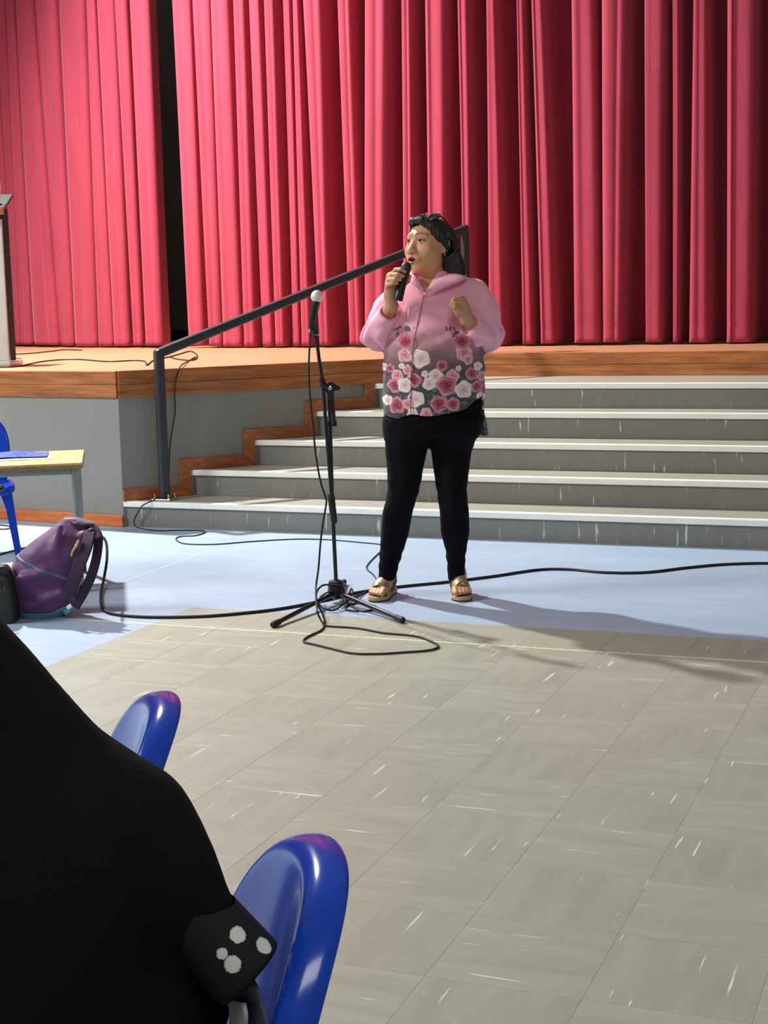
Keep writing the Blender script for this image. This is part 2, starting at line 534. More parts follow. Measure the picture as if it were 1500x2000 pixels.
M['table_wood'] = wood('pale_table_wood', (206, 168, 106), (234, 204, 146), (10, 1.2, 10))
M['table_edge'] = wood('table_edge_wood', (130, 96, 52), (178, 140, 86), (1.2, 10, 20))
M['table_metal'] = plain('grey_green_tube_paint', (150, 160, 152), 0.35, 0.2)

def velvet():
    m = NT('red_velvet')
    f = m.noise(m.coord((1, 1, 0.25)), 6.0, 4)
    g = m.noise(m.coord((1, 1, 1)), 160.0, 3)
    c = m.ramp(f, [(0.3, T(150, 54, 72)), (0.7, T(163, 60, 79))])
    m.color(c)
    m.set(Roughness=0.85, Sheen_Weight=0.35, Sheen_Roughness=0.45, Specular_IOR_Level=0.15)
    m.b.inputs['Sheen Tint'].default_value = (1.0, 0.45, 0.55, 1)
    m.bump(g, 0.15, 0.002)
    return m.m
M['velvet'] = velvet()

# ------------------------------------------------------------------ floor
TS = 0.305
GX0, GY0 = -3.089, 5.645                    # corner of the grey tiled field
floor = box('floor', (-20, -5, -0.12), (8.0, 18.0, -0.004), M['tile_x'])
tag(floor, 'scuffed grey tiled hall floor with a pale blue border by the stage', 'floor', kind='structure')
def tile_mesh(mat):
    e = 0.0002; b = 0.0006
    bm = bmesh.new()
    lo = [bm.verts.new(p) for p in ((e, e, -0.004), (TS - e, e, -0.004), (TS - e, TS - e, -0.004), (e, TS - e, -0.004))]
    mi = [bm.verts.new(p) for p in ((e, e, -0.0003), (TS - e, e, -0.0003), (TS - e, TS - e, -0.0003), (e, TS - e, -0.0003))]
    e += b
    hi = [bm.verts.new(p) for p in ((e, e, 0), (TS - e, e, 0), (TS - e, TS - e, 0), (e, TS - e, 0))]
    for A, B in ((lo, mi), (mi, hi)):
        for i in range(4): bm.faces.new((A[i], A[(i + 1) % 4], B[(i + 1) % 4], B[i]))
    bm.faces.new(hi)
    me = bpy.data.meshes.new('vinyl_tile'); bm.to_mesh(me); bm.free(); me.materials.append(mat); return me
tm = [tile_mesh(M['tile_x']), tile_mesh(M['tile_y'])]
for r in range(17):
    for c in range(15):
        o = bpy.data.objects.new('vinyl_tile', tm[(r + c) % 2]); col.objects.link(o); o.parent = floor
        o.location = (GX0 + c * TS, GY0 - (r + 1) * TS, 0.0)
bl = prism('blue_vinyl_sheet', [(-20, -5), (GX0, -5), (GX0, GY0), (8, GY0), (8, 7.72), (-4.6, 7.72), (-20, 10.0)], -0.004, 0.0, M['blue_vinyl'], floor)
ll = [fl(100, 1205.5)[:2], fl(300, 1218)[:2], fl(1500, 1295)[:2]]
yl = 5.305
prism('court_line', [(-3.75, yl - 0.006), (4.0, yl - 0.006), (4.0, yl + 0.006), (-3.75, yl + 0.006)], 0.0, 0.0006, M['line'], floor)
a, b = fl(205, 1149)[:2], fl(420, 1072)[:2]
n = np.array([-(b - a)[1], (b - a)[0]]); n = n / np.linalg.norm(n) * 0.006
prism('court_line', [a + n, a - n, b - n, b + n], 0.0, 0.0006, M['line_w'], floor)

# ------------------------------------------------------------------ stage, stairs, walls
RISE, RUN, Y1 = 0.15, 0.33286, 7.670
SW = 0.787                                   # side wall: X = -4.62 + SW * (Y - Y1)
def swx(y): return -4.62 + SW * (y - Y1)
YF = 9.85                                    # front of the stage behind the stairs
CX, CY = swx(Y1), Y1
LD = np.array([-1.0, 0.14]); LD /= np.linalg.norm(LD)
LE = np.array([CX, CY]) + LD * 12.0
BY = 9.06; BX = swx(BY); EX = -3.38
def edge_x(y): return swx(y) if y <= BY else BX + (EX - BX) * (y - BY) / (YF - BY)
XR = 7.0
stage = prism('stage', [(CX, CY), (BX, BY), (EX, YF), (XR, YF), (XR, 17.5), (-24, 17.5), (LE[0], LE[1])], 0.865, 0.90, M['deck'], bev=0.006)
tag(stage, 'raised wooden stage with varnished fascia boards under the red curtains', 'stage', kind='structure')
def fascia(p, q, z0, z1, out, name='fascia_board', mat='fascia', parent=stage):
    p = np.array(p, float); q = np.array(q, float); d = (q - p) / np.linalg.norm(q - p)
    nrm = np.array([d[1], -d[0]]) * out
    L = np.linalg.norm(q - p)
    o = box(name, (0, -abs(out), z0), (L, 0.02, z1), M[mat], parent, 0.004)
    o.matrix_world = Matrix.Translation((p[0], p[1], 0)) @ Matrix.Rotation(math.atan2(d[1], d[0]), 4, 'Z')
    return o
for p, q in (((LE[0], LE[1]), (CX, CY)), ((CX, CY), (BX, BY)), ((BX, BY), (EX, YF)), ((EX, YF), (XR, YF))):
    fascia(p, q, 0.748, 0.822, 0.016)
    fascia(p, q, 0.8235, 0.902, 0.016)
# stage base walls
def wall_seg(name, p, q, z0, z1, mat, thick=0.12):
    p = np.array(p, float); q = np.array(q, float); d = (q - p) / np.linalg.norm(q - p)
    nn = np.array([-d[1], d[0]]) * thick
    return prism(name, [p, q, q + nn, p + nn], z0, z1, mat)
w = wall_seg('wall_left', LE, (CX, CY), 0.0, 0.865, M['wall_grey'])
tag(w, 'grey painted stage front wall behind the table', 'wall', kind='structure')
w = prism('wall_side', [(CX, CY), (BX, BY), (EX, YF), (EX - 0.12, YF), (BX - 0.14, BY + 0.03), (CX - 0.12, CY + 0.1)], 0.0, 0.865, M['wall_grey'])
tag(w, 'grey painted wall flanking the stairs under the handrail', 'wall', kind='structure')
bb = fascia(LE, (CX + 0.002, CY), 0.0, 0.068, 0.016, 'baseboard_left', 'baseboard', None)
tag(bb, 'orange wooden baseboard along the grey stage front', 'baseboard', kind='structure')
stairs = empty('stairs', (0, 0, 0))
tag(stairs, 'five wide grey vinyl steps with white nosings leading up to the stage', 'stairs', kind='structure')
for i in range(1, 6):
    y = Y1 + (i - 1) * RUN; z = i * RISE
    yb = (y + RUN + 0.02) if i < 5 else YF
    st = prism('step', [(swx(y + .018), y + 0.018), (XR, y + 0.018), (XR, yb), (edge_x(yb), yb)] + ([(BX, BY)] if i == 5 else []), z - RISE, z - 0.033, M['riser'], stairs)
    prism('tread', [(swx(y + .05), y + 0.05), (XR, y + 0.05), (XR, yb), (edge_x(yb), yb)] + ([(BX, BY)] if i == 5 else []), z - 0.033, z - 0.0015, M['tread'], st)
    prism('nosing', [(swx(y), y), (XR, y), (XR, y + 0.05), (swx(y + .05), y + 0.05)], z - 0.033, z, M['nosing'], st, 0.004)
# zigzag trim on the side wall
wd = np.array([SW, 1.0]); wl = np.linalg.norm(wd); wd /= wl
wn = np.array([wd[1], -wd[0], 0.0])          # out of the wall, over the stairs
def wp(s, z): return np.array([CX + wd[0] * s, CY + wd[1] * s, z]) 
trim = empty('trim_1', (CX, CY, 0.15))
tag(trim, 'red-brown wooden trim zigzagging up the wall beside the steps', 'trim', kind='structure')
TW = 0.068
def s_of(i): return (i - 1) * RUN * wl
for i in range(1, 5):
    z = i * RISE; s0, s1 = s_of(i), s_of(i + 1)
    st0 = (s0 - TW if i > 1 else s0)
    for quad in ([wp(s0, z), wp(s1, z), wp(s1 - TW, z + TW), wp(st0, z + TW)],
                 [wp(s1, z), wp(s1, z + RISE), wp(s1 - TW, z + RISE + (TW if i < 4 else 0)), wp(s1 - TW, z + TW)]):
        o = slab('trim_board', quad, wn * 0.02, M['trim'], None, 0.003)
        o.parent = trim; o.matrix_parent_inverse = Matrix.Translation(trim.location).inverted()
# backdrop behind the curtains
w = box('wall_back', (-24, 14.4, 0.9), (9, 14.6, 7.5), M['backdrop'])
tag(w, 'black backdrop wall seen through the curtain gap', 'wall', kind='structure')
w = box('dark_strip_back', (-24, 14.36, 0.9), (9, 14.4, 1.0), M['strip_black'])  # added black strip, stands in for the dark deck behind the curtains
tag(w, 'black strip standing in for the dark stage floor below the backdrop', 'baseboard', kind='structure')

# ------------------------------------------------------------------ curtains
HEM, TOP = 0.917, 5.4
def guide_y(x):
    return 11.2 + np.where(x < -3.0, 0.046 * np.minimum(-3.0 - x, 6.0) ** 2, 0.0)
gx = np.linspace(-17, 8, 5000); gyy = guide_y(gx)
gs = np.concatenate([[0], np.cumsum(np.hypot(np.diff(gx), np.diff(gyy)))])
def guide_u(z): return np.array(proj(np.stack([gx, gyy, np.full_like(gx, z)], 1))[0])
def s_at(us, v, z0):
    # arc length where the guide shows at column u around row v
    z = z0
    return np.interp(us, guide_u(z), gs)
zb, zt = 1.05, 3.45
def make_curtain(name, folds, label, deep):
    F = np.array(folds, float)
    sb0, sb1 = s_at(F[:, 0], 640, zb), s_at(F[:, 1], 640, zb)
    st0, st1 = s_at(F[:, 2], 80, zt), s_at(F[:, 3], 80, zt)
    rows = np.concatenate([np.linspace(HEM, HEM + 0.16, 5), np.linspace(HEM + 0.2, TOP, 26)])
    N = len(F) * 26
    V = np.zeros((len(rows), N, 3))
    rr = RNG.uniform(-1, 1, (len(F), 4))
    for ri, z in enumerate(rows):
        t = np.clip((z - zb) / (zt - zb), -0.2, 1.9)
        a = sb0 + (st0 - sb0) * t; b = sb1 + (st1 - sb1) * t
        cs, cd = [], []
        for k in range(len(F)):
            w = max(b[k] - a[k], 0.012)
            nxt = a[k + 1] if k + 1 < len(F) else b[k] + 0.03
            g = max(nxt - b[k], 0.004)
            D = np.clip(deep * g * 3.0 + 0.04, 0.04, 0.40)
            amp = min(0.05, 0.16 * w) + 0.01 * rr[k, 0]
            wob = 0.012 * rr[k, 1] * math.sin(z * 1.3 + 5 * rr[k, 2])
            c2 = 0.35 + 0.2 * rr[k, 3]
            cs += [a[k] - 0.0, a[k] + 0.05 * w, a[k] + 0.2 * w, a[k] + c2 * w, a[k] + (c2 + 0.12) * w, a[k] + 0.75 * w, a[k] + 0.95 * w, b[k] + 0.02 * g, b[k] + 0.5 * g]
            prevD = cd[-1] if cd else 0.02
            cd += [0.55 * prevD, 0.0 + wob, -amp + wob, -amp * 0.7 + wob, -amp * 0.25 + wob, -amp * 0.85 + wob, -0.1 * amp, 0.45 * D, D]
        cs = np.array(cs); cd = np.array(cd)
        cs = np.maximum.accumulate(cs + np.arange(len(cs)) * 1e-5)
        u = np.linspace(0, len(cs) - 1, N)
        ss = np.interp(u, np.arange(len(cs)), cs); dd = np.interp(ss, cs, cd)
        kern = np.array([1, 2, 3, 2, 1.0]); kern /= kern.sum()
        dd = np.convolve(np.pad(dd, 2, mode='edge'), kern, 'valid')
        X = np.interp(ss, gs, gx); Y = np.interp(ss, gs, gyy)
        zz = z + (0.006 * np.sin(ss * 3.1) if ri == 0 else 0)
        flare = 1.0 + 0.10 * max(0, 1 - (z - HEM) / 0.8)
        V[ri, :, 0] = X; V[ri, :, 1] = Y + dd * flare; V[ri, :, 2] = zz
        if ri == 3: V[ri, :, 1] += 0.004      # hem seam
    idx = np.arange(len(rows) * N).reshape(len(rows), N)
    Q = np.stack([idx[:-1, :-1], idx[:-1, 1:], idx[1:, 1:], idx[1:, :-1]], -1).reshape(-1, 4)
    me = np_mesh(name, V.reshape(-1, 3), Q); me.materials.append(M['velvet'])
    o = bpy.data.objects.new(name, me); col.objects.link(o)
    sm = o.modifiers.new('thick', 'SOLIDIFY'); sm.thickness = 0.004; sm.offset = 1
    tag(o, label, 'curtain', 'red velvet stage curtains')
    return o
LF = [(-520, -480, -565, -525), (-470, -430, -512, -476), (-420, -385, -465, -430), (-375, -335, -418, -380), (-325, -290, -370, -335), (-280, -245, -325, -290), (-235, -190, -280, -235), (-180, -140, -225, -185), (-130, -105, -175, -150), (-100, -70, -145, -110), (-66, -40, -105, -75), (-36, -12, -72, -45), (-8, 10, -42, -24), (12, 27, -21, -2), (29, 38, 0, 16), (41, 62, 18, 35), (64, 113, 37, 75), (117, 143, 78, 116), (145, 188, 119, 168), (191, 219, 172, 190), (221, 251, 193, 226), (259, 277, 229, 251), (283, 317, 256, 294)]
RF = [(368, 398, 340, 374), (407, 433, 378, 412), (434, 471, 413, 449), (476, 500, 456, 479), (511, 531, 487, 508), (537, 556, 516, 537), (571, 584, 553, 567), (588, 606, 572, 583), (623, 646, 591, 631), (680, 706, 659, 689), (711, 758, 709, 759), (787, 808, 783, 803), (835, 872, 827, 871), (905, 922, 892, 913), (952, 985, 948, 966), (1019, 1040, 1008, 1022), (1054, 1084, 1036, 1060), (1118, 1172, 1112, 1160), (1176, 1216, 1173, 1230), (1258, 1292, 1256, 1300), (1314, 1324, 1313, 1326), (1344, 1385, 1353, 1382), (1416, 1470, 1417, 1480), (1500, 1540, 1500, 1540), (1570, 1600, 1568, 1600), (1625, 1670, 1625, 1668), (1700, 1740, 1700, 1740), (1770, 1800, 1770, 1800), (1830, 1880, 1830, 1880), (1910, 1950, 1910, 1950), (1985, 2030, 1985, 2030), (2060, 2110, 2060, 2110), (2140, 2180, 2140, 2180), (2210, 2260, 2210, 2260)]
make_curtain('stage_curtain', LF, 'narrow red velvet curtain left of the dark gap, behind the lectern', 0.8)
make_curtain('stage_curtain', RF, 'wide red velvet curtain right of the dark gap, behind the speaker', 1.0)

# ------------------------------------------------------------------ handrail
b1 = fl(322, 976, 0.15)
h1 = height_at(b1, 690)
hr = empty('handrail', b1)
tag(hr, 'charcoal metal handrail rising beside the steps to the stage', 'handrail')
t1 = b1 + [0, 0, h1]
# upper post stands on the deck near the top of the steps, its head shows at (908, 446)
b2 = np.array([-3.22, 9.99, 0.90])
for _ in range(20):                         # slide along the deck until the post lines up with column 908
    u = proj(b2 + [0, 0, 0.85])[0]; b2[0] += (908 - u) * 0.003
t2 = b2 + [0, 0, height_at(b2, 447)]
def world_child(o, par):
    o.parent = par; o.matrix_parent_inverse = Matrix.Translation(par.location).inverted(); return o
def rect_bar(name, a, b, w, h, mat, par, bev=0.006):
    a = np.asarray(a, float); b = np.asarray(b, float); d = (b - a) / np.linalg.norm(b - a)
    up = np.array([0, 0, 1.0]) if abs(d[2]) < 0.9 else np.array([wd[0], wd[1], 0])
    s = np.cross(d, up); s /= np.linalg.norm(s); t = np.cross(s, d)
    q = [a - s * w / 2 - t * h / 2, a + s * w / 2 - t * h / 2, a + s * w / 2 + t * h / 2, a - s * w / 2 + t * h / 2]
    o = slab(name, q, b - a, mat, None, bev)
    return world_child(o, par)
rd = (t2 - t1) / np.linalg.norm(t2 - t1)
rect_bar('post', b1 + [0, 0, 0.008], t1 + [0, 0, 0.02], 0.055, 0.055, M['rail'], hr, 0.012)
rect_bar('post', b2, t2 + [0, 0, 0.0], 0.045, 0.05, M['rail'], hr, 0.01)
rect_bar('rail', t1 - rd * 0.02, t2 + rd * 0.02, 0.055, 0.055, M['rail'], hr, 0.014)
bp_ = box('base_plate', (b1[0] - 0.06, b1[1] - 0.05, 0.15), (b1[0] + 0.06, b1[1] + 0.05, 0.158), M['chrome'], None, 0.002); world_child(bp_, hr)
for sx in (-1, 1):
    for s2 in (-1, 1):
        p = b1 + np.array([sx * 0.045, s2 * 0.035, 0.0])
        o = lathe('bolt', [(0, 0.009), (0.012, 0.009), (0.013, 0.006), (0.03, 0.006), (0.032, 0.003)], p + [0, 0, .008], p + [0, 0, 0.05], M['chrome'], None, 8); world_child(o, hr)
o = box('base_plate', (b2[0] - 0.05, b2[1] - 0.05, 0.90), (b2[0] + 0.05, b2[1] + 0.05, 0.908), M['rail'], None, 0.002); world_child(o, hr)

# ------------------------------------------------------------------ cables
def lift(pts, r):                            # floor picture points -> cable path resting on its surface
    return catmull([fy(u, v, 7.655 - r) if z is None else fl(u, v, z + r) for u, v, z in pts], 8)
def cable(name, path, r, label, group='black cables around the stage', seg=6):
    vs, fs = tube_data(path, r, seg)
    o = mesh_obj(name, vs, fs, M['rubber'], None, True)
    tag(o, label, 'cable', group)
    return o
cable('floor_cable', lift([(186, 1042, .33), (206, 1056, .22), (209, 1090, .10), (203, 1130, .02), (197, 1160, 0), (200, 1186, 0), (222, 1199, 0), (290, 1205, 0), (390, 1204, 0), (480, 1197, 0), (560, 1187, 0), (640, 1171, 0), (700, 1157, 0), (780, 1146, 0), (870, 1137, 0), (960, 1126, 0), (1050, 1113, 0), (1110, 1112, 0), (1180, 1118, 0), (1260, 1118, 0), (1340, 1109, 0), (1420, 1102, 0), (1520, 1100, 0), (1640, 1104, 0)], 0.0065), 0.0065,
      'thick black cable running from the purple backpack across the blue floor', seg=8)
cable('thin_cable', lift([(319, 968, .151), (295, 979, .151), (278, 988, None), (268, 1003, None), (262, 1018, None), (268, 1030, 0), (300, 1036, 0), (345, 1036, 0), (390, 1036, 0), (400, 1040, 0), (382, 1046, 0), (352, 1048, 0), (344, 1054, 0), (362, 1062, 0), (420, 1063, 0), (500, 1057, 0), (580, 1053, 0), (640, 1054, 0), (700, 1059, 0), (745, 1064, 0), (748, 1072, 0), (738, 1082, 0), (722, 1098, 0), (716, 1110, 0), (730, 1124, 0), (738, 1140, 0), (728, 1152, 0), (706, 1160, 0), (690, 1172, 0)], 0.0035), 0.0035,
      'thin black cable looping over the blue floor from the handrail foot')
cable('thin_cable', lift([(-30, 1100, 0), (0, 1083, 0), (40, 1072, 0), (70, 1064, 0), (100, 1062, 0)], 0.004), 0.004, 'short black cable passing behind the purple backpack')
cable('thin_cable', lift([(-40, 1020, 0), (0, 1025, 0), (18, 1028, 0), (14, 1033, 0), (-40, 1033, 0)], 0.004), 0.004, 'black cable on the floor beneath the blue chair by the table')
cable('stage_cable', lift([(-20, 717, .9), (30, 716, .9), (90, 705, .9), (150, 702, .9), (210, 706, .9), (262, 704, .9), (283, 706, .9), (287, 713, .9), (300, 704, .9), (330, 697, .9), (352, 691, .9), (372, 686, .9), (385, 694, .9), (378, 703, .9), (350, 702, .9), (330, 697, .9)], 0.005), 0.005, 'black cable lying along the front of the stage deck')
cable('stage_cable', lift([(22, 692, .9), (60, 690, .9), (100, 686, .9), (128, 683, .9), (160, 684, .9)], 0.005), 0.005, 'short black cable on the deck below the left curtain')
# cable hanging from the deck edge down the side wall
y0 = 8.0
def wallp(u, v, off=0.03):                   # point just off the side wall
    r = ray(u, v); n3 = np.array([wd[1], -wd[0], 0.0]); p0 = np.array([CX, CY, 0.0]) + n3 * off
    return CAM + r * (((p0 - CAM) @ n3) / (r @ n3))
cable('thin_cable', catmull([fl(382, 697, .905), fl(368, 705, .905), wallp(352, 716, .035), wallp(344, 740), wallp(341, 770, .025), wallp(342, 800, .02), wallp(338, 830, .02), wallp(332, 870, .02), wallp(330, 915, .02), wallp(327, 945, .025), fl(321, 967, .155)], 8), 0.0045, 'thin black cable hanging from the deck beside the handrail post')

# ------------------------------------------------------------------ microphone stand
mb = fl(657, 1176)
MS = Frame(mb)
ms = empty('microphone_stand'); MS.place(ms)
tag(ms, 'black tripod microphone stand with a folded boom arm in front of the speaker', 'microphone stand')
L = MS.L
hub_t, hub_b = L(656, 1132), L(657, 1166)
lathe('hub', [(0, .012), (.006, .03), (.02, .034), (.045, .036), (.065, .034), (.078, .022), (.085, .012)], hub_t, hub_b, M['black_plastic'], ms)
tube('pole', [L(657, 1150), L(649, 985), L(644, 815)], 0.0085, M['black_metal'], ms)
lathe('clutch_grip', [(0, .014), (.01, .0155), (.11, .0145), (.125, .012)], L(646, 965), L(652, 1015), M['black_plastic'], ms)
lathe('pole_sleeve', [(0, .017), (.01, .019), (.02, .016), (.13, .016), (.135, .02), (.155, .02)], L(645, 760), L(650, 850), M['black_plastic'], ms)
pv = L(645, 757)
lathe('pivot_clutch', [(0, .015), (.012, .024), (.03, .026), (.045, .024), (.055, .012)], pv + [0.0, .03, 0], pv + [0.0, -.03, 0], M['black_plastic'], ms)
lathe('pivot_bolt', [(0, .009), (.004, .009), (.006, .004)], pv + [0, -.024, 0], pv + [0, -.04, 0], M['chrome'], ms, 8)
kb = tube('knob', [pv + [.012, 0, 0], pv + [.03, 0, -.004], pv + [.042, 0, -.008]], [0.011, 0.013, 0.004], M['black_plastic'], ms)
ys = -0.02
tube('boom_arm', [L(617, 652, ys), L(623, 700, ys), L(630, 745, ys), L(638, 850, ys), L(648, 975, ys)], 0.0075, M['black_metal'], ms)
tube('boom_clamp', [L(627, 738, ys), L(631, 752, ys), L(640, 756, ys * .5)], [0.012, 0.016, 0.015], M['black_plastic'], ms)
tube('clip_holder', [L(617, 660, ys), L(617, 651, ys), L(615, 640, ys), L(610, 630, ys)], [0.0115, 0.0125, 0.014, 0.009], M['black_plastic'], ms)
lathe('clip_ring', [(0, .0125), (.005, .0125)], L(617.5, 653, ys), L(617.5, 656, ys), M['chrome'], ms)
mtop, mbot = L(619, 580, ys), L(609, 634, ys)
md = (mbot - mtop) / np.linalg.norm(mbot - mtop)
lathe('clip_cradle', [(0, .0125), (.003, .0155), (.05, .014), (.055, .012)], mbot - md * 0.065, mbot, M['black_plastic'], ms, 14)
tri = [L(657, 1160)]
for (u, v) in ((533, 1221), (787, 1212), (672, 1137)):
    foot = fl(u, v, 0.012); fo = np.array([(foot - MS.o) @ GX, (foot - MS.o) @ GY, 0.013])
    a = hub_b + [0, 0, 0.022]; d = fo - a; d = d / np.linalg.norm(d)
    lg = tube('leg', [a + d * .02, fo], 0.0095, M['black_metal'], ms)
    lathe('rubber_foot', [(0, .011), (.004, .0125), (.045, .0135), (.055, .013), (.06, .008)], fo - d * 0.055, fo + d * 0.01, M['rubber'], lg, 12)
# microphone on the stand
mic = empty('microphone'); MS.place(mic)
tag(mic, 'wired microphone with a pale ball grille clipped on the stand', 'microphone')
lathe('body', [(0, .0165), (.012, .0185), (.02, .0178), (.07, .0145), (.12, .0115), (.125, .009)], mtop + md * 0.012, mbot, M['black_plastic'], mic)
lathe('grille', [(0, .004), (.003, .012), (.009, .0195), (.018, .0245), (.027, .0255), (.036, .0245), (.042, .021), (.046, .0175)], mtop - md * 0.028, mbot, M['white_mesh'], mic, 24)
lathe('connector', [(0, .0095), (.03, .0085), (.036, .005)], mbot - md * .002, mbot + md * .05, M['silver'], mic, 12)
# its lead hangs down beside the pole and coils on the floor
def ML(u, v, y=0.0): return MS.W(L(u, v, y))
lead = [ML(607, 640, -.03), ML(604, 690, -.05), ML(603, 730, -.06), ML(606, 780, -.06), ML(611, 830, -.05), ML(617, 890, -.05), ML(626, 940, -.05), ML(636, 972, -.05), ML(637, 985, -.05), ML(631, 1020, -.05), ML(626, 1060, -.05), ML(622, 1110, -.05), ML(617, 1150, -.06), fl(619, 1190, .06), fl(625, 1208, .02), fl(633, 1219, .005), fl(645, 1223, .005), fl(700, 1227, .005), fl(750, 1236, .005), fl(810, 1242, .005), fl(838, 1251, .005), fl(856, 1262, .005), fl(838, 1270, .005), fl(790, 1274, .005), fl(740, 1277, .005), fl(690, 1276, .005), fl(645, 1266, .005), fl(612, 1258, .005), fl(593, 1253, .005), fl(600, 1244, .005), fl(628, 1230, .005), fl(634, 1214, .008), fl(628, 1195, .02), fl(620, 1180, .05), ML(618, 1160, -.06), ML(626, 1146, -.06), ML(640, 1142, -.05), ML(668, 1146, -.045), ML(672, 1162, -.045), fl(664, 1184, .02), fl(648, 1192, .01), fl(628, 1186, .02), ML(622, 1172, -.05), ML(634, 1160, -.045), ML(648, 1156, -.042), fl(676, 1163, .03), fl(686, 1150, .03), fl(688, 1160, .02), fl(676, 1172, .01), fl(690, 1186, .005), fl(712, 1194, .005), fl(735, 1186, .005), fl(705, 1178, .005), fl(680, 1182, .005), fl(676, 1190, .005), fl(700, 1194, .005)]
cable('microphone_lead', catmull(lead, 8), 0.0042, 'black microphone lead hanging from the stand and coiled at its feet')
cable('thin_cable', catmull([fl(664, 1185, .01), fl(676, 1176, .01), fl(690, 1166, .02), fl(712, 1158, .004), fl(735, 1147, .004), fl(742, 1140, .004)], 8), 0.004, 'thin black cable tangled between the stand hub and the sandal')

# ------------------------------------------------------------------ table by the stage
tl = fl(147, 1159)
zt_ = height_at(tl, 904)
A_ = fl(161, 903, zt_); B_ = fl(161, 873, zt_); C_ = fl(0, 909.5, zt_)
ex = A_ - C_; ex /= np.linalg.norm(ex); eyv = np.array([-ex[1], ex[0], 0])
dep = float(np.clip(np.linalg.norm(B_ - A_), 0.4, 0.62)); wid = 1.2
tb = empty('table', A_ - ex * wid / 2 + eyv * dep / 2 - [0, 0, zt_], math.atan2(ex[1], ex[0]))
tag(tb, 'low table with a pale wooden top and grey-green tube legs', 'table')
hw, hd = wid / 2, dep / 2
o = box('table_top', (-hw, -hd, zt_ - 0.012), (hw, hd, zt_), M['table_wood'], tb, 0.003)
box('edge_band', (-hw - .001, -hd - .001, zt_ - 0.026), (hw + .001, hd + .001, zt_ - 0.012), M['table_edge'], tb, 0.003)
for s in (-1, 1):
    box('apron', (-hw + .05, s * (hd - .045) - .012, zt_ - 0.056), (hw - .05, s * (hd - .045) + .012, zt_ - 0.026), M['table_metal'], tb, 0.004)
    box('apron', (s * (hw - .05) - .012, -hd + .045, zt_ - 0.056), (s * (hw - .05) + .012, hd - .045, zt_ - 0.026), M['table_metal'], tb, 0.004)
    for s2 in (-1, 1):
        p = np.array([s * (hw - .035), s2 * (hd - .04), 0])
        lg = tube('leg', [p + [0, 0, zt_ - .026], p + [0, 0, .02]], 0.0165, M['table_metal'], tb, 16)
        lathe('foot_cap', [(0, .018), (.03, .019), (.034, .014)], p + [0, 0, .034], p, M['rubber'], lg, 14)
# papers on the table
def paper_mat():
    m = NT('blue_and_purple_printed_leaflet')
    v = m.coord((6, 12, 1)); f = m.noise(v, 2.0, 4); g = m.noise(m.coord((14, 30, 1)), 2.0, 3)
    sx = m.n('ShaderNodeSeparateXYZ'); m.l(m.coord((1, 1, 1)), sx.inputs[0])
    c = m.ramp(sx.outputs[0], [(0.0, T(40, 96, 204)), (0.10, T(66, 110, 214)), (0.17, T(86, 52, 178))])
    k = m.ramp(g, [(0.58, (0, 0, 0)), (0.66, (0.8, 0.8, 0.8))])
    m.color(m.mix(k, c, (*T(226, 232, 246), 1))); m.set(Roughness=0.3)
    return m.m
M['leaflet'] = paper_mat(); M['white_paper'] = plain('white_paper', (236, 236, 232), 0.6)
def sheet(name, u, v, w, d, ang, mat, z, label, curl=0.012):
    c = fl(u, v, zt_)
    vs, fs = [], []
    nx = 10
    for i in range(nx + 1):
        for j in (0, 1):
            for k in (0, 1):
                x = (i / nx - .5) * w
                vs.append((x, (j - .5) * d, 0.001 + curl * (0.5 - 0.5 * math.cos(2.2 * math.pi * i / nx + .4)) * (0.3 + .7 * j) + k * 0.0008))
    for i in range(nx):
        b0 = 4 * i
        for q in ((0, 2, 6, 4), (5, 7, 3, 1), (1, 3, 2, 0)[:0] or (0, 4, 5, 1), (2, 3, 7, 6)):
            fs.append(tuple(b0 + k for k in q))
    fs += [(0, 1, 3, 2), (4 * nx, 4 * nx + 2, 4 * nx + 3, 4 * nx + 1)]
    o = mesh_obj(name, vs, fs, mat, None, True)
    o.location = (c[0], c[1], zt_ + z); o.rotation_euler = (0, 0, tb.rotation_euler[2] + ang)
    smooth_by_angle(o, 50)
    tag(o, label, 'paper')
    return o
sheet('paper_sheet', 42, 893, 0.27, 0.30, 0.05, M['white_paper'], 0.0, 'white paper sheet under the leaflet on the table', 0.004)
sheet('leaflet', 36, 892, 0.27, 0.24, 0.0, M['leaflet'], 0.0065, 'shiny blue and purple leaflet lying on the table', 0.008)

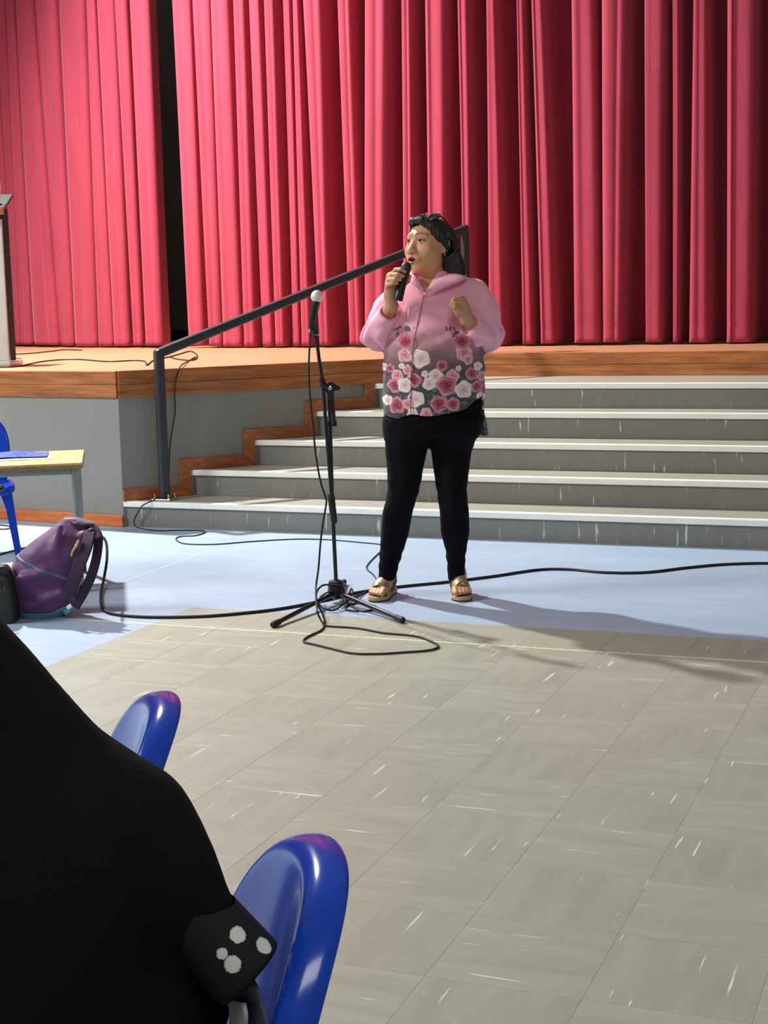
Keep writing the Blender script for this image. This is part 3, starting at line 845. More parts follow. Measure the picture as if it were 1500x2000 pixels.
# ------------------------------------------------------------------ blue plastic chairs
def build_chair(name):
    root = empty(name)
    sw, sd, sh = 0.20, 0.20, 0.43
    # seat: dished plate with a rolled-down rim
    vs, fs = [], []; n = 28
    rings = [(0.0, -0.022), (0.35, -0.020), (0.7, -0.010), (0.9, 0.0), (0.97, 0.0), (1.0, -0.006), (1.015, -0.022), (1.02, -0.045)]
    def sq(th, r):
        c, s_ = math.cos(th), math.sin(th); p = 4.0
        k = (abs(c) ** p + abs(s_) ** p) ** (-1 / p)
        return c * k * r, s_ * k * r
    vs.append((0, 0, sh + rings[0][1]))
    for r, dz in rings[1:]:
        for k in range(n):
            x, y = sq(2 * math.pi * k / n, r)
            taper = 1.0 - 0.08 * (y + 1) / 2
            front = -0.018 * max(0, -y - 0.55) / 0.45
            vs.append((x * sw * taper, y * sd, sh + dz + front))
    for k in range(n): fs.append((0, 1 + k, 1 + (k + 1) % n))
    for i in range(len(rings) - 2):
        for k in range(n):
            a = 1 + i * n
            fs.append((a + k, a + n + k, a + n + (k + 1) % n, a + (k + 1) % n))
    o = mesh_obj('seat', vs, fs, M['blue_plastic'], root, True)
    m = o.modifiers.new('t', 'SOLIDIFY'); m.thickness = 0.005; m.offset = -1
    m = o.modifiers.new('s', 'SUBSURF'); m.levels = 1; m.render_levels = 2
    # backrest: curved panel with a flange rolled backwards round the edge
    vs, fs = [], []
    nb = 44
    def bpt(r, th, back=0.0, grow=0.0):
        c, s_ = math.cos(th), math.sin(th)
        p = 2.5 if s_ > 0 else 5.0
        k = (abs(c) ** p + abs(s_) ** p) ** (-1 / p)
        x = c * k * (0.178 * r + grow); zz_ = s_ * k * (0.205 * r + grow)
        t = (zz_ + .205) / .41
        y = 0.165 + 0.028 * t + 0.045 * t * t - 0.032 * (x / 0.175) ** 2
        return (x * (1 - .05 * t), y + back, sh + 0.19 + zz_)
    vs.append(bpt(0, 0))
    rings = [(.3, 0, 0), (.6, 0, 0), (.84, 0, 0), (.95, 0, 0), (1.0, .001, 0), (1.0, .010, .005), (1.0, .024, .006), (1.0, .034, .003)]
    for r, bk, gr in rings:
        for k in range(nb): vs.append(bpt(r, 2 * math.pi * k / nb, bk, gr))
    for k in range(nb): fs.append((0, 1 + k, 1 + (k + 1) % nb))
    for i in range(len(rings) - 1):
        for k in range(nb):
            a = 1 + i * nb
            fs.append((a + k, a + nb + k, a + nb + (k + 1) % nb, a + (k + 1) % nb))
    o = mesh_obj('backrest', vs, fs, M['blue_plastic'], root, True)
    m = o.modifiers.new('t', 'SOLIDIFY'); m.thickness = 0.006; m.offset = 0
    m = o.modifiers.new('s', 'SUBSURF'); m.levels = 1; m.render_levels = 2
    for sx in (-1, 1):
        for sy_ in (-1, 1):
            top = np.array([sx * 0.165, sy_ * 0.165, sh - 0.02]); bot = np.array([sx * 0.205, sy_ * 0.215, 0.0])
            vs, fs = [], []
            for t in (0, 0.08, 0.3, 0.7, 1.0):
                p = top + (bot - top) * t; w = 0.042 - 0.016 * t + (0.012 if t < .1 else 0)
                q = [(-sx * w * 1.2, 0), (-sx * w * .5, sy_ * .0), (0, 0), (0, -sy_ * w * .5), (0, -sy_ * w * 1.2)]
                pr = [(-sx * w * 1.2, 0.006 * sy_), (0.004 * sx, 0.006 * sy_), (0.006 * sx, 0.004 * sy_), (0.006 * sx, -sy_ * w * 1.2), (-0.004 * sx, -sy_ * w * 1.2), (-0.006 * sx, -0.006 * sy_), (-sx * w * 1.2, -0.006 * sy_)]
                vs += [(p[0] + a, p[1] + b, p[2]) for a, b in pr]
            nn = 7
            for i in range(4):
                for k in range(nn):
                    fs.append((i * nn + k, i * nn + (k + 1) % nn, (i + 1) * nn + (k + 1) % nn, (i + 1) * nn + k))
            fs.append(tuple(range(nn))); fs.append(tuple(range(4 * nn, 5 * nn))[::-1])
            bm = bmesh.new()
            bv = [bm.verts.new(v) for v in vs]
            for f in fs: bm.faces.new([bv[i] for i in f])
            o = bm_obj('leg', bm, M['blue_plastic'], root); bevel(o, 0.003); smooth_by_angle(o, 35)
    return root
def copy_thing(src, loc, rz, label, group):
    r = src.copy(); col.objects.link(r); r.location = loc; r.rotation_euler = (0, 0, rz)
    for ch in list(src.children):
        c = ch.copy(); col.objects.link(c); c.parent = r
    tag(r, label, 'chair', group)
    return r
GR = 'blue plastic stacking chairs'
ch0 = build_chair('plastic_chair')
tag(ch0, 'blue plastic chair nearest the viewer, right of the dotted sleeve', 'chair', GR)
VYAW = CYAW                                    # viewer frame: rotation of x axis
def face_rot(fx, fyv):                        # chair front (-y) turned to the viewer-frame direction (fx, fy)
    wdir = GX * fx + GY * fyv
    return math.atan2(wdir[1], wdir[0]) + math.pi / 2
def chair_at(u, v, fx, fyv):                  # put the top of the backrest at picture point (u, v)
    rz = face_rot(fx, fyv)
    loc = Matrix.Rotation(rz, 3, 'Z') @ Vector((0, 0.24, 0))
    P = fl(u, v, 0.828)
    return (P[0] - loc[0], P[1] - loc[1], 0.0), rz
p, rz = chair_at(596, 1676, -0.985, -0.17); ch0.location = p; ch0.rotation_euler = (0, 0, rz)
p, rz = chair_at(296, 1374, -0.98, -0.20)
copy_thing(ch0, p, rz, 'blue plastic chair half hidden behind the black shoulder', GR)
q = fl(36, 1086)
rz = face_rot(0.25, -0.97); off = Matrix.Rotation(rz, 3, 'Z') @ Vector((0.19, -0.215, 0)) * 0.86
ch2 = copy_thing(ch0, (q[0] - off[0], q[1] - off[1], 0), rz, 'blue plastic chair cut off at the left behind the table', GR)
ch2.scale = (0.86, 0.86, 0.86)
# dark cloth pouch on that chair
s = SDF((-.1, -.1, -.01), (.1, .1, .08), 0.005)
s.ball((0, 0, .025), (.075, .055, .028), 0.0); s.cone((-.03, -.02, .03), (.04, .02, .04), .018, .012, .02)
o = sdf_obj('pouch', s, M['black_plastic']); c = fl(-10, 958, .37); o.location = (c[0], c[1], 0.362); o.scale = (.7, .7, .7)
tag(o, 'small black pouch on the seat of the chair behind the table', 'pouch')

# ------------------------------------------------------------------ backpack and dark bag
BPF = Frame(fl(95, 1203))
bl_ = BPF.L
def bag_field(grow=0.0):
    s = SDF((-.26, -.16, -.02), (.30, .20, .50), 0.006)
    rows = [(1206, 42, 122, .075), (1190, 34, 141, .095), (1165, 28, 148, .10), (1135, 22, 156, .105), (1105, 21, 164, .10), (1080, 36, 172, .095), (1058, 62, 182, .08), (1040, 88, 188, .06), (1025, 108, 180, .04), (1014, 120, 146, .022)]
    zs, xc, aa, bb_ = [], [], [], []
    for v, l, r, b in rows:
        p, q = bl_(l, v), bl_(r, v); zs.append(p[2]); xc.append((p[0] + q[0]) / 2); aa.append((q[0] - p[0]) / 2 + grow); bb_.append(b + grow)
    zs[0] = 0.002
    s.loft(zs, xc, [.02 + .03 * i / 9 for i in range(10)], aa, bb_, 0.0, power=2.7)
    return s
s = bag_field()
s.v = np.maximum(s.v, -1)
a, b = bl_(140, 1012, 0.0), bl_(158, 1052, -.06)
s.cone(bl_(150, 1012, -.02), bl_(162, 1036, -.05), 0.006, 0.02, 0.02, 'carve')
for (u0, v0, u1, v1, r, y) in ((95, 1105, 50, 1186, .006, -.10), (128, 1022, 120, 1060, .008, -.05), (70, 1062, 120, 1078, .007, -.09), (60, 1150, 130, 1150, .009, -.105), (100, 1128, 140, 1152, .008, -.10), (128, 1078, 105, 1102, .010, -.095)):
    s.cone(bl_(u0, v0, y), bl_(u1, v1, y - .01), r, r, 0.02, 'carve')
for (u0, v0, u1, v1, r, y) in ((60, 1180, 120, 1160, .014, -.075), (118, 1030, 108, 1075, .014, -.045), (40, 1130, 85, 1120, .014, -.075), (160, 1045, 178, 1036, .012, -.035)):
    s.cone(bl_(u0, v0, y), bl_(u1, v1, y), r, r, 0.03)
m = NT('purple_nylon'); f = m.noise(m.coord(), 9.0, 5); g = m.noise(m.coord(), 260.0, 2)
m.color(m.ramp(f, [(0.3, T(74, 30, 82)), (0.7, T(98, 46, 106))])); m.set(Roughness=0.55, Sheen_Weight=0.3); m.bump(f, 0.5, 0.02)
M['purple'] = m.m
M['purple_dark'] = plain('dark_purple_padding', (46, 20, 52), 0.7, var=0.1)
M['teal'] = plain('teal_base_fabric', (84, 138, 150), 0.6)
M['trim_grey'] = plain('slate_zip_tape', (86, 92, 120), 0.5)
M['gold'] = plain('gold_zip_pull', (214, 178, 130), 0.3, 0.6)
BAGV = s.v.copy()
bp = sdf_obj('backpack', s, M['purple'], None, 2)
BPF.place(bp)
tag(bp, 'slumped purple backpack leaning against the table leg', 'backpack')
def band_obj(name, pa, pb, half, mat, thick=0.004):
    s2 = bag_field(0); s2.v = BAGV - thick
    pa, pb = np.asarray(pa), np.asarray(pb); d = (pb - pa)[[0, 2]]; d /= np.linalg.norm(d); nrm = np.array([-d[1], d[0]])
    s2.field(lambda X, Y, Z: half - np.abs((X - pa[0]) * nrm[0] + (Z - pa[2]) * nrm[1]), 0, 'carve')
    o = sdf_obj(name, s2, mat, bp, 1)
    return o
band_obj('pocket_trim', bl_(28, 1085), bl_(142, 1128), 0.008, M['trim_grey'])
s2 = bag_field(0); s2.v = BAGV - .005; s2.field(lambda X, Y, Z: 0.024 + 0.45 * np.clip(X - .02, 0, .2) - Z, 0, 'carve'); sdf_obj('base_panel', s2, M['teal'], bp, 1)
def band(name, pts, w, t, mat):
    C = catmull([bl_(*q) for q in pts], 8)
    Tn = np.gradient(C, axis=0); Tn /= np.linalg.norm(Tn, axis=1)[:, None]
    view = np.array([0.25, 1.0, 0.1])
    W_ = np.cross(Tn, view); W_ /= np.linalg.norm(W_, axis=1)[:, None]
    o = ribbon(name, C, W_ * w, t, mat, bp); bevel(o, t * .3); return o
band('shoulder_strap', [(184, 1032, -.01), (192, 1050, -.05), (189, 1085, -.09), (180, 1120, -.11), (166, 1152, -.11), (146, 1186, -.10)], 0.020, 0.012, M['purple_dark'])
band('shoulder_strap', [(176, 1040, -.06), (168, 1070, -.105), (156, 1100, -.125), (146, 1130, -.125), (136, 1160, -.11)], 0.026, 0.012, M['purple_dark'])
band('strap_webbing', [(146, 1186, -.10), (136, 1190, -.10), (126, 1198, -.09)], 0.010, 0.003, M['teal'])
band('buckle', [(133, 1182, -.106), (138, 1188, -.108)], 0.012, 0.006, M['white_paper'])
band('grab_handle', [(138, 1020, .0), (146, 1026, -.03), (160, 1028, -.03), (176, 1030, -.02)], 0.009, 0.004, M['black_plastic'])
tube('zip_pull', catmull([bl_(154, 1056, -.10), bl_(149, 1066, -.118), bl_(142, 1076, -.122), bl_(139, 1086, -.12)], 6), [0.007] * 8 + [0.004] * 11, M['gold'], bp, 8)

DB = Frame(fl(5, 1213)); dl = DB.L
s = SDF((-.30, -.15, -.01), (.12, .15, .3), 0.006)
rows = [(1214, -110, 36), (1190, -112, 35), (1150, -112, 28), (1112, -110, 17), (1104, -108, 10)]
zs = [dl(0, v)[2] for v, l, r in rows]; zs[0] = 0.0
s.loft(zs, [(dl(l, v)[0] + dl(r, v)[0]) / 2 for v, l, r in rows], [0, 0, 0, .01, .01], [(dl(r, v)[0] - dl(l, v)[0]) / 2 for v, l, r in rows], [.07, .075, .07, .055, .04], 0, power=6)
M['dark_leather'] = plain('dark_grey_leatherette', (40, 42, 38), 0.5, var=0.2, scale=40, bump=0.3)
db = sdf_obj('bag', s, M['dark_leather'], None, 1); DB.place(db)
tag(db, 'dark grey boxy bag beside the purple backpack', 'bag')
ribbon('top_flap', catmull([dl(-100, 1112, -.062), dl(-40, 1112, -.066), dl(14, 1114, -.064)], 4), np.array([0, 0.004, .012]), 0.004, M['black_plastic'], db)
tube('latch', [dl(3, 1136, -.074), dl(3, 1146, -.077)], 0.006, M['black_plastic'], db, 8)

# ------------------------------------------------------------------ lectern at the left edge of the stage
LB = fl(-18, 714, .9)
LF_ = Frame(LB); LF_.o[2] = 0.9
def ll_(u, v, y=0.0): return LF_.L(u, v, y) - np.array([0, 0, 0.0])
lec = empty('lectern'); LF_.place(lec)
tag(lec, 'silver metal lectern standing at the left edge of the stage', 'lectern')
o = box('base', (-.26, -.16, 0), (.17, .2, .03), M['silver'], lec, 0.006)
x1 = ll_(11, 560)[0]; ht = ll_(0, 400)[2]
box('front_panel', (x1 - .32, -.015, .03), (x1, .015, ht - .09), M['silver'], lec, 0.006)
o = rect_bar('support_post', (x1 + .002, .06, .03), (x1 + .002, .05, ht - .02), 0.035, 0.045, M['rail'], lec); o.matrix_parent_inverse = Matrix()
sl = slab('desk', [(x1 - .40, -.12, ht - .06), (x1 + .04, -.12, ht - .06), (x1 + .04, .18, ht + .06), (x1 - .40, .18, ht + .06)], (0, 0, .02), M['black_plastic'], lec, .004)
slab('desk_lip', [(x1 - .40, -.135, ht - .07), (x1 + .045, -.135, ht - .07), (x1 + .045, -.12, ht - .07), (x1 - .40, -.12, ht - .07)], (0, 0, .05), M['trim'], lec, .003)
lathe('lamp_head', [(0, .02), (.01, .03), (.07, .03), (.085, .02)], (x1 - .05, 0, ht + .04), (x1 - .05, 0, ht + .2), M['nosing'], lec)
tube('gooseneck', catmull([(x1 - .01, 0, ht + .02), (x1 + .0, 0, ht + .14), (x1 - .03, 0, ht + .22), (x1 - .10, -.03, ht + .28)], 6), 0.004, M['silver'], lec, 8)
# adapter block at its foot
c = fl(20, 708, .9)
o = box('power_adapter', (-.07, -.03, 0), (.07, .03, .035), plain('tan_adapter_plastic', (176, 142, 116), .5), None, .006)
o.location = (c[0], c[1], .9); o.rotation_euler = (0, 0, -CYAW + .5)
tag(o, 'tan power adapter block at the foot of the lectern', 'adapter')

# ------------------------------------------------------------------ the speaker (standing person)
WP = Frame(fl(828, 1166))
P = WP.L
M['skin'] = vcol('skin', 0.5, bump=0.08, bscale=90, sss=0.12)
M['hair'] = None
m = NT('black_hair'); f = m.noise(m.coord((60, 60, 6)), 2.0, 5)
m.color(m.ramp(f, [(0.3, T(14, 12, 12)), (0.75, T(44, 38, 35))])); m.set(Roughness=0.42, Specular_IOR_Level=0.5); m.bump(f, 0.5, 0.01)
M['hair'] = m.m
M['shirt'] = vcol('printed_cotton', 0.75, sheen=0.15, bump=0.35, bscale=14)
m = NT('navy_black_denim'); f = m.noise(m.coord(), 400.0, 2); g = m.noise(m.coord((1, 1, 1.6)), 9.0, 4)
m.color(m.ramp(g, [(0.3, T(9, 10, 14)), (0.7, T(17, 19, 24))])); m.set(Roughness=0.9, Specular_IOR_Level=0.12); m.bump(g, 0.35, 0.02)
M['denim'] = m.m
M['sandal_gold'] = plain('gold_sandal_strap', (150, 142, 104), 0.42, 0.2, var=0.1)
M['sandal_sole'] = plain('tan_sandal_sole', (176, 148, 108), 0.6)
M['sandal_dark'] = plain('dark_sandal_edge', (44, 36, 30), 0.6)
M['button'] = plain('pearl_button', (250, 214, 220), 0.25)
M['lens'] = plain('dark_lens', (10, 10, 12), 0.08, coat=0.5)
M['gold_ear'] = plain('gold_earring', (226, 196, 150), 0.2, 1.0)

# ---- head in its own frame (face towards -y, x towards the viewer's right)
HA = math.radians(45); HS = 1.06; HTILT = math.radians(-3)
HC = P(838, 473, -0.015)
ca_, sa_ = math.cos(HA), math.sin(HA)
def head_to_local(q):
    q = np.asarray(q, float) * HS
    y = q[..., 1] * math.cos(HTILT) - q[..., 2] * math.sin(HTILT); z = q[..., 1] * math.sin(HTILT) + q[..., 2] * math.cos(HTILT)
    x = q[..., 0]
    return np.stack([x * ca_ + y * sa_, -x * sa_ + y * ca_, z], -1) + HC
h = SDF((-.10, -.135, -.25), (.10, .13, .135), 0.0024)
h.ball((0, .012, .018), (.073, .090, .068), 0.0)
h.ball((0, -.022, -.030), (.066, .066, .084), 0.03)
h.ball((0, -.058, -.092), (.034, .030, .026), 0.03)                       # chin
h.ball((0, -.030, -.100), (.048, .05, .030), 0.03)                        # soft under-chin
for sx in (-1, 1):
    h.ball((sx * .036, -.054, -.040), (.034, .029, .032), 0.02)           # cheeks
    h.ball((sx * .050, -.020, -.070), (.022, .034, .034), 0.02)           # jaw
    h.cone((sx * .012, -.083, .022), (sx * .044, -.066, .020), .010, .008, 0.014)   # brow
    h.ball((sx * .031, -.098, -.002), (.018, .018, .0105), 0.012, 'carve')
    h.ball((sx * .031, -.0705, -.002), .0135, 0.003)                      # eyeball
    h.cone((sx * .019, -.0815, -.001), (sx * .031, -.0855, .0055), .0026, .0034, 0.004)   # upper lid
    h.cone((sx * .031, -.0855, .0055), (sx * .045, -.074, -.001), .0034, .0026, 0.004)
    h.cone((sx * .019, -.081, -.005), (sx * .031, -.0825, -.0095), .0024, .0028, 0.004)
    h.cone((sx * .031, -.0825, -.0095), (sx * .044, -.073, -.004), .0028, .0024, 0.004)
    h.ball((sx * .0135, -.095, -.043), (.0095, .011, .008), 0.008)        # nostril wings
h.cone((0, -.080, .006), (0, -.104, -.037), .0085, .0125, 0.012)
h.ball((0, -.106, -.039), (.012, .010, .010), 0.008)
for sx in (-1, 1):
    h.ball((sx * .0075, -.1015, -.0505), (.0042, .006, .004), 0.003, 'carve')
h.ball((0, -.083, -.068), (.030, .018, .022), 0.015)                      # mouth mound
h.cone((-.020, -.090, -.068), (0, -.0975, -.0625), .0045, .006, 0.004); h.cone((0, -.0975, -.0625), (.020, -.090, -.068), .006, .0045, 0.004)
h.cone((-.018, -.088, -.079), (0, -.095, -.0845), .005, .0072, 0.004); h.cone((0, -.095, -.0845), (.018, -.088, -.079), .0072, .005, 0.004)
h.ball((0, -.101, -.0735), (.0165, .022, .0062), 0.003, 'carve')
for sx in (-1, 1):                                                        # ears
    h.ball((sx * .073, .016, -.012), (.010, .020, .030), 0.006, rot=sx * -.35)
    h.ball((sx * .083, .012, -.010), (.008, .011, .018), 0.004, 'carve')
    h.ball((sx * .071, .008, -.038), (.007, .009, .010), 0.004)
h.cone((0, .022, -.070), (.0, .030, -.20), .053, .058, 0.025)             # neck
h.ball((0, .02, -.235), (.10, .07, .06), 0.03)
HV, HQ = h.mesh(); HV = relax(HV, HQ, 1, 0.4)
x, y, z = HV.T
skin = lin(204, 152, 112); c = np.tile(skin, (len(HV), 1))
def blend(c, mask, rgb, amt=1.0):
    k = (np.clip(mask, 0, 1) * amt)[:, None]; return c * (1 - k) + np.array(rgb) * k
def gauss(cx, cy_, cz, s): return np.exp(-((x - cx) ** 2 + (y - cy_) ** 2 + (z - cz) ** 2) / (2 * s * s))
for sx in (-1, 1):
    c = blend(c, gauss(sx * .04, -.075, -.04, .018), lin(196, 124, 96), .45)
    brow_z = .0215 + .006 * (1 - ((np.abs(x) - .033) / .02) ** 2)
    c = blend(c, ((np.abs(x * sx - .033) < .021) & (np.abs(z - brow_z) < .0032) & (y < -.05)).astype(float), lin(64, 46, 38), .65)
    ed = np.sqrt(((x * sx - .031) / .0115) ** 2 + ((z + .002) / .0042) ** 2)
    c = blend(c, ((ed < 1) & (y < -.07)).astype(float), lin(170, 156, 142), .8)
    c = blend(c, ((np.hypot(x * sx - .0305, (z + .0015) * 1.3) < .0064) & (y < -.07)).astype(float), lin(22, 16, 14))
    c = blend(c, ((np.abs(z - (.0045 - ((x * sx - .031) / .018) ** 2 * .004)) < .0022) & (np.abs(x * sx - .031) < .017) & (y < -.066)).astype(float), lin(30, 22, 20), .9)
    c = blend(c, gauss(sx * .0075, -.1, -.0515, .0035), lin(60, 30, 22), .9)
lip = ((np.abs(x) < .0235) & (z < -.0585) & (z > -.0925) & (y < -.084)).astype(float) * (1 - np.clip((np.hypot(x / .0235, (z + .0755) / .0165) - .85) / .15, 0, 1))
c = blend(c, lip, lin(168, 88, 84), .85)
c = blend(c, ((np.hypot(x / .0175, (z + .0735) / .0068) < 1) & (y > -.0985) & (y < -.06)).astype(float), lin(44, 14, 16))
c = blend(c, ((np.abs(x) < .012) & (np.abs(z + .0695) < .002) & (y < -.075) & (y > -.092)).astype(float), lin(226, 216, 204), .9)
HCOL = c
HVL = head_to_local(HV)

# ---- hands and forearms
def hand_mic():
    s = SDF((-.24, -.27, 1.02), (-.02, -.02, 1.46), 0.0026)
    el = P(737, 650, -.035); wr = P(765, 598, -.135)
    s.cone(el, wr, .034, .0265, 0.01)
    s.cone(wr, P(762, 578, -.15), .0255, .026, 0.012, sq=(1, 1, 1))
    s.cone(P(763, 572, -.155), P(768, 545, -.165), .024, .026, 0.014)
    s.cone(P(760, 566, -.165), P(763, 540, -.17), .018, .018, 0.012)
    F_ = [([(766, 536, -.165), (773, 527, -.195), (783, 526, -.218), (791, 531, -.214)], [.0098, .0092, .0084, .0074]),
          ([(760, 545, -.17), (765, 537, -.20), (777, 536, -.223), (787, 539, -.218)], [.0102, .0096, .0088, .0078]),
          ([(756, 554, -.172), (760, 547, -.20), (772, 545, -.222), (782, 546, -.218)], [.0100, .0094, .0086, .0076]),
          ([(755, 563, -.17), (757, 557, -.195), (767, 553, -.216), (776, 553, -.214)], [.0090, .0084, .0076, .0068])]
    for pts, r in F_: s.chain([P(*q) for q in pts], r, 0.0035)
    s.chain([P(768, 572, -.15), P(784, 560, -.148), P(796, 549, -.156), P(800, 540, -.165)], [.0135, .0115, .0098, .0085], 0.006)
    return s
def hand_fist():
    s = SDF((.02, -.30, 1.00), (.34, .04, 1.42), 0.0026)
    el = P(944, 653, -.04); wr = P(911, 622, -.175)
    s.cone(el, wr, .036, .028, 0.01)
    s.cone(wr, P(904, 604, -.20), .027, .027, 0.014)
    s.cone(P(905, 606, -.20), P(901, 590, -.205), .026, .025, 0.014)
    F_ = [([(908, 588, -.205), (899, 582, -.222), (887, 584, -.232), (883, 592, -.226)], [.0105, .0102, .0092, .0080]),
          ([(909, 596, -.205), (899, 591, -.226), (888, 594, -.236), (886, 601, -.226)], [.0108, .0104, .0094, .0082]),
          ([(908, 604, -.205), (899, 600, -.224), (890, 604, -.232), (889, 609, -.222)], [.0102, .0098, .0088, .0078]),
          ([(907, 611, -.20), (900, 609, -.217), (893, 612, -.223), (893, 616, -.215)], [.0090, .0086, .0078, .0070])]
    for pts, r in F_: s.chain([P(*q) for q in pts], r, 0.003)
    s.chain([P(905, 612, -.215), P(897, 605, -.236), P(888, 599, -.246), P(881, 595, -.243)], [.0125, .0112, .0098, .0082], 0.005)
    return s
def feet():
    out = []
    for side, (heel, ball, toe, out_x) in enumerate((((764, 1157), (741, 1171), (727, 1176), 1), ((894, 1156), (903, 1172), (906, 1179), -1))):
        H_, B_2, T_ = [np.array([(fl(u, v) - WP.o) @ GX, (fl(u, v) - WP.o) @ GY, 0]) for u, v in (heel, ball, toe)]
        d = (B_2 - H_); d /= np.linalg.norm(d); T_ = H_ + d * 0.225; B_2 = H_ + d * 0.165
        n_ = np.array([-d[1], d[0], 0])
        if n_[0] < 0: n_ = -n_                   # towards the viewer's right
        inner = n_ if side == 0 else -n_         # big-toe side (towards the other foot)
        zz = np.array([0, 0, 1.0])
        s = SDF(np.minimum(H_, T_) - [.09, .09, 0] + [0, 0, .012], np.maximum(H_, T_) + [.09, .09, .20], 0.0028)
        an = H_ + d * .045 + zz * .10
        s.cone(H_ + d * .03 + zz * .050, H_ + d * .02 + zz * .046, .028, .026, 0.01)
        s.cone(H_ + d * .040 + zz * .06, an + zz * .03 - d * .01, .030, .031, 0.02)
        s.cone(an - zz * .02, B_2 + zz * .046 - d * .02, .032, .022, 0.02, sq=(1, 1, 1))
        s.cone(H_ + d * .04 + zz * .046, B_2 + inner * .018 + zz * .044, .024, .021, 0.02)
        s.cone(H_ + d * .04 + zz * .046, B_2 - inner * .024 + zz * .042, .024, .017, 0.02)
        for k, (off, ln, r) in enumerate(((.030, .058, .0125), (.0115, .056, .0092), (-.004, .050, .0086), (-.018, .042, .0082), (-.031, .033, .0080))):
            b0 = B_2 + inner * off * .9 - d * .005 + zz * .042
            s.chain([b0, b0 + d * ln * .55 + inner * off * .08 + zz * .004, b0 + d * ln + inner * off * .1 - zz * .006], [r * 1.12, r, r * .95], 0.005)
        V, Q = s.mesh(); out.append((relax(V, Q, 1, .4), Q, H_, d, inner))
    return out
parts = [(HVL, HQ, HCOL)]
for s in (hand_mic(), hand_fist()):
    V, Q = s.mesh(); V = relax(V, Q, 1, .4); parts.append((V, Q, np.tile(lin(196, 144, 108), (len(V), 1))))
FEET = feet()
for V, Q, *_ in FEET: parts.append((V, Q, np.tile(lin(204, 148, 114), (len(V), 1))))
# torso and legs under the clothes join them up
core = SDF((-.32, -.2, .06), (.36, .22, 1.45), 0.012)
def rows_to_loft(rows, y0=0.0, shrink=0.0, dr=1.0):
    zs, xc, yc, a, b = [], [], [], [], []
    for r in rows:
        v, l, rr_, bdep = r[:4]; yy = r[4] if len(r) > 4 else y0
        p, q = P(l, v, yy), P(rr_, v, yy)
        zs.append((p[2] + q[2]) / 2); xc.append((p[0] + q[0]) / 2); yc.append(yy); a.append((q[0] - p[0]) / 2 - shrink); b.append(bdep - shrink)
    return zs, xc, yc, a, b
TORSO = [(530, 812, 882, .075, .01), (540, 796, 906, .085, .01), (552, 778, 928, .10, .01), (570, 768, 942, .118, .005), (600, 766, 938, .135, -.01), (640, 760, 932, .15, -.015), (680, 754, 940, .158, -.015), (720, 749, 945, .16, -.01), (760, 748, 946, .158, 0), (800, 749, 947, .155, .005), (835, 750, 952, .152, .01), (870, 752, 957, .15, .02)]
LEGL = [(815, 750, 850, .135, .01), (850, 750, 842, .13, .01), (881, 753, 834, .10, .015), (920, 756, 826, .088, .015), (945, 757, 822, .08, .01), (967, 756, 816, .074, .005), (1000, 747, 806, .068, .01), (1040, 744, 799, .066, .03), (1073, 742, 789, .058, .04), (1100, 740, 780, .050, .045), (1132, 739, 772, .043, .05)]
LEGR = [(815, 842, 942, .135, .01), (850, 840, 934, .13, .01), (881, 842, 921, .10, .01), (920, 847, 916, .088, .005), (945, 851, 913, .08, 0), (967, 854, 912, .074, -.005), (1000, 859, 916, .068, .0), (1040, 861, 917, .066, .02), (1073, 870, 911, .058, .03), (1100, 873, 908, .050, .035), (1132, 875, 908, .043, .04)]
core.loft(*rows_to_loft(TORSO[:4] , shrink=.012), 0.0)
core.loft(*rows_to_loft(TORSO[3:9], shrink=.034), 0.03)
for R_ in (LEGL, LEGR): core.loft(*rows_to_loft(R_[:-1], shrink=.022), 0.01)
V, Q = core.mesh(); parts.append((V, Q, np.tile(lin(182, 132, 98), (len(V), 1))))
AV = np.concatenate([q[0] for q in parts]); off = np.cumsum([0] + [len(q[0]) for q in parts])
AQ = np.concatenate([q[1] + o_ for q, o_ in zip(parts, off)]); AC = np.concatenate([q[2] for q in parts])
me = np_mesh('person', AV, AQ); paint(me, AC); me.materials.append(M['skin'])
person = bpy.data.objects.new('person', me); col.objects.link(person); WP.place(person)
tag(person, 'person in a pink rose-print shirt and dark trousers speaking into a microphone', 'person')

# ---- hair, in the head frame
hs = SDF((-.13, -.12, -.22), (.14, .15, .16), 0.003)
hs.ball((0, .020, .020), (.083, .097, .074), 0.0)
hs.ball((0, .045, -.03), (.078, .070, .09), 0.03)
hs.chain([(.070, .030, .02), (.082, .040, -.05), (.092, .052, -.09), (.102, .055, -.115)], [.028, .028, .030, .024], 0.03)
hs.chain([(-.066, .030, .02), (-.076, .040, -.05), (-.080, .045, -.09), (-.086, .035, -.115)], [.028, .028, .028, .020], 0.03)
hs.cone((0, .070, -.02), (0, .076, -.10), .058, .056, 0.04)
hs.cone((.06, .070, -.08), (.09, .066, -.120), .040, .026, 0.03)
hs.cone((.10, .062, -.110), (.132, .062, -.140), .022, .006, 0.02)
hs.cone((-.040, -.040, .076), (.03, -.044, .078), .009, .011, 0.02)                # lifted fringe
hs.cone((.050, -.036, .062), (.078, -.008, .010), .012, .013, 0.02)               # swept side towards the ear
hs.cone((-.050, -.036, .062), (-.074, -.010, .010), .010, .011, 0.02)
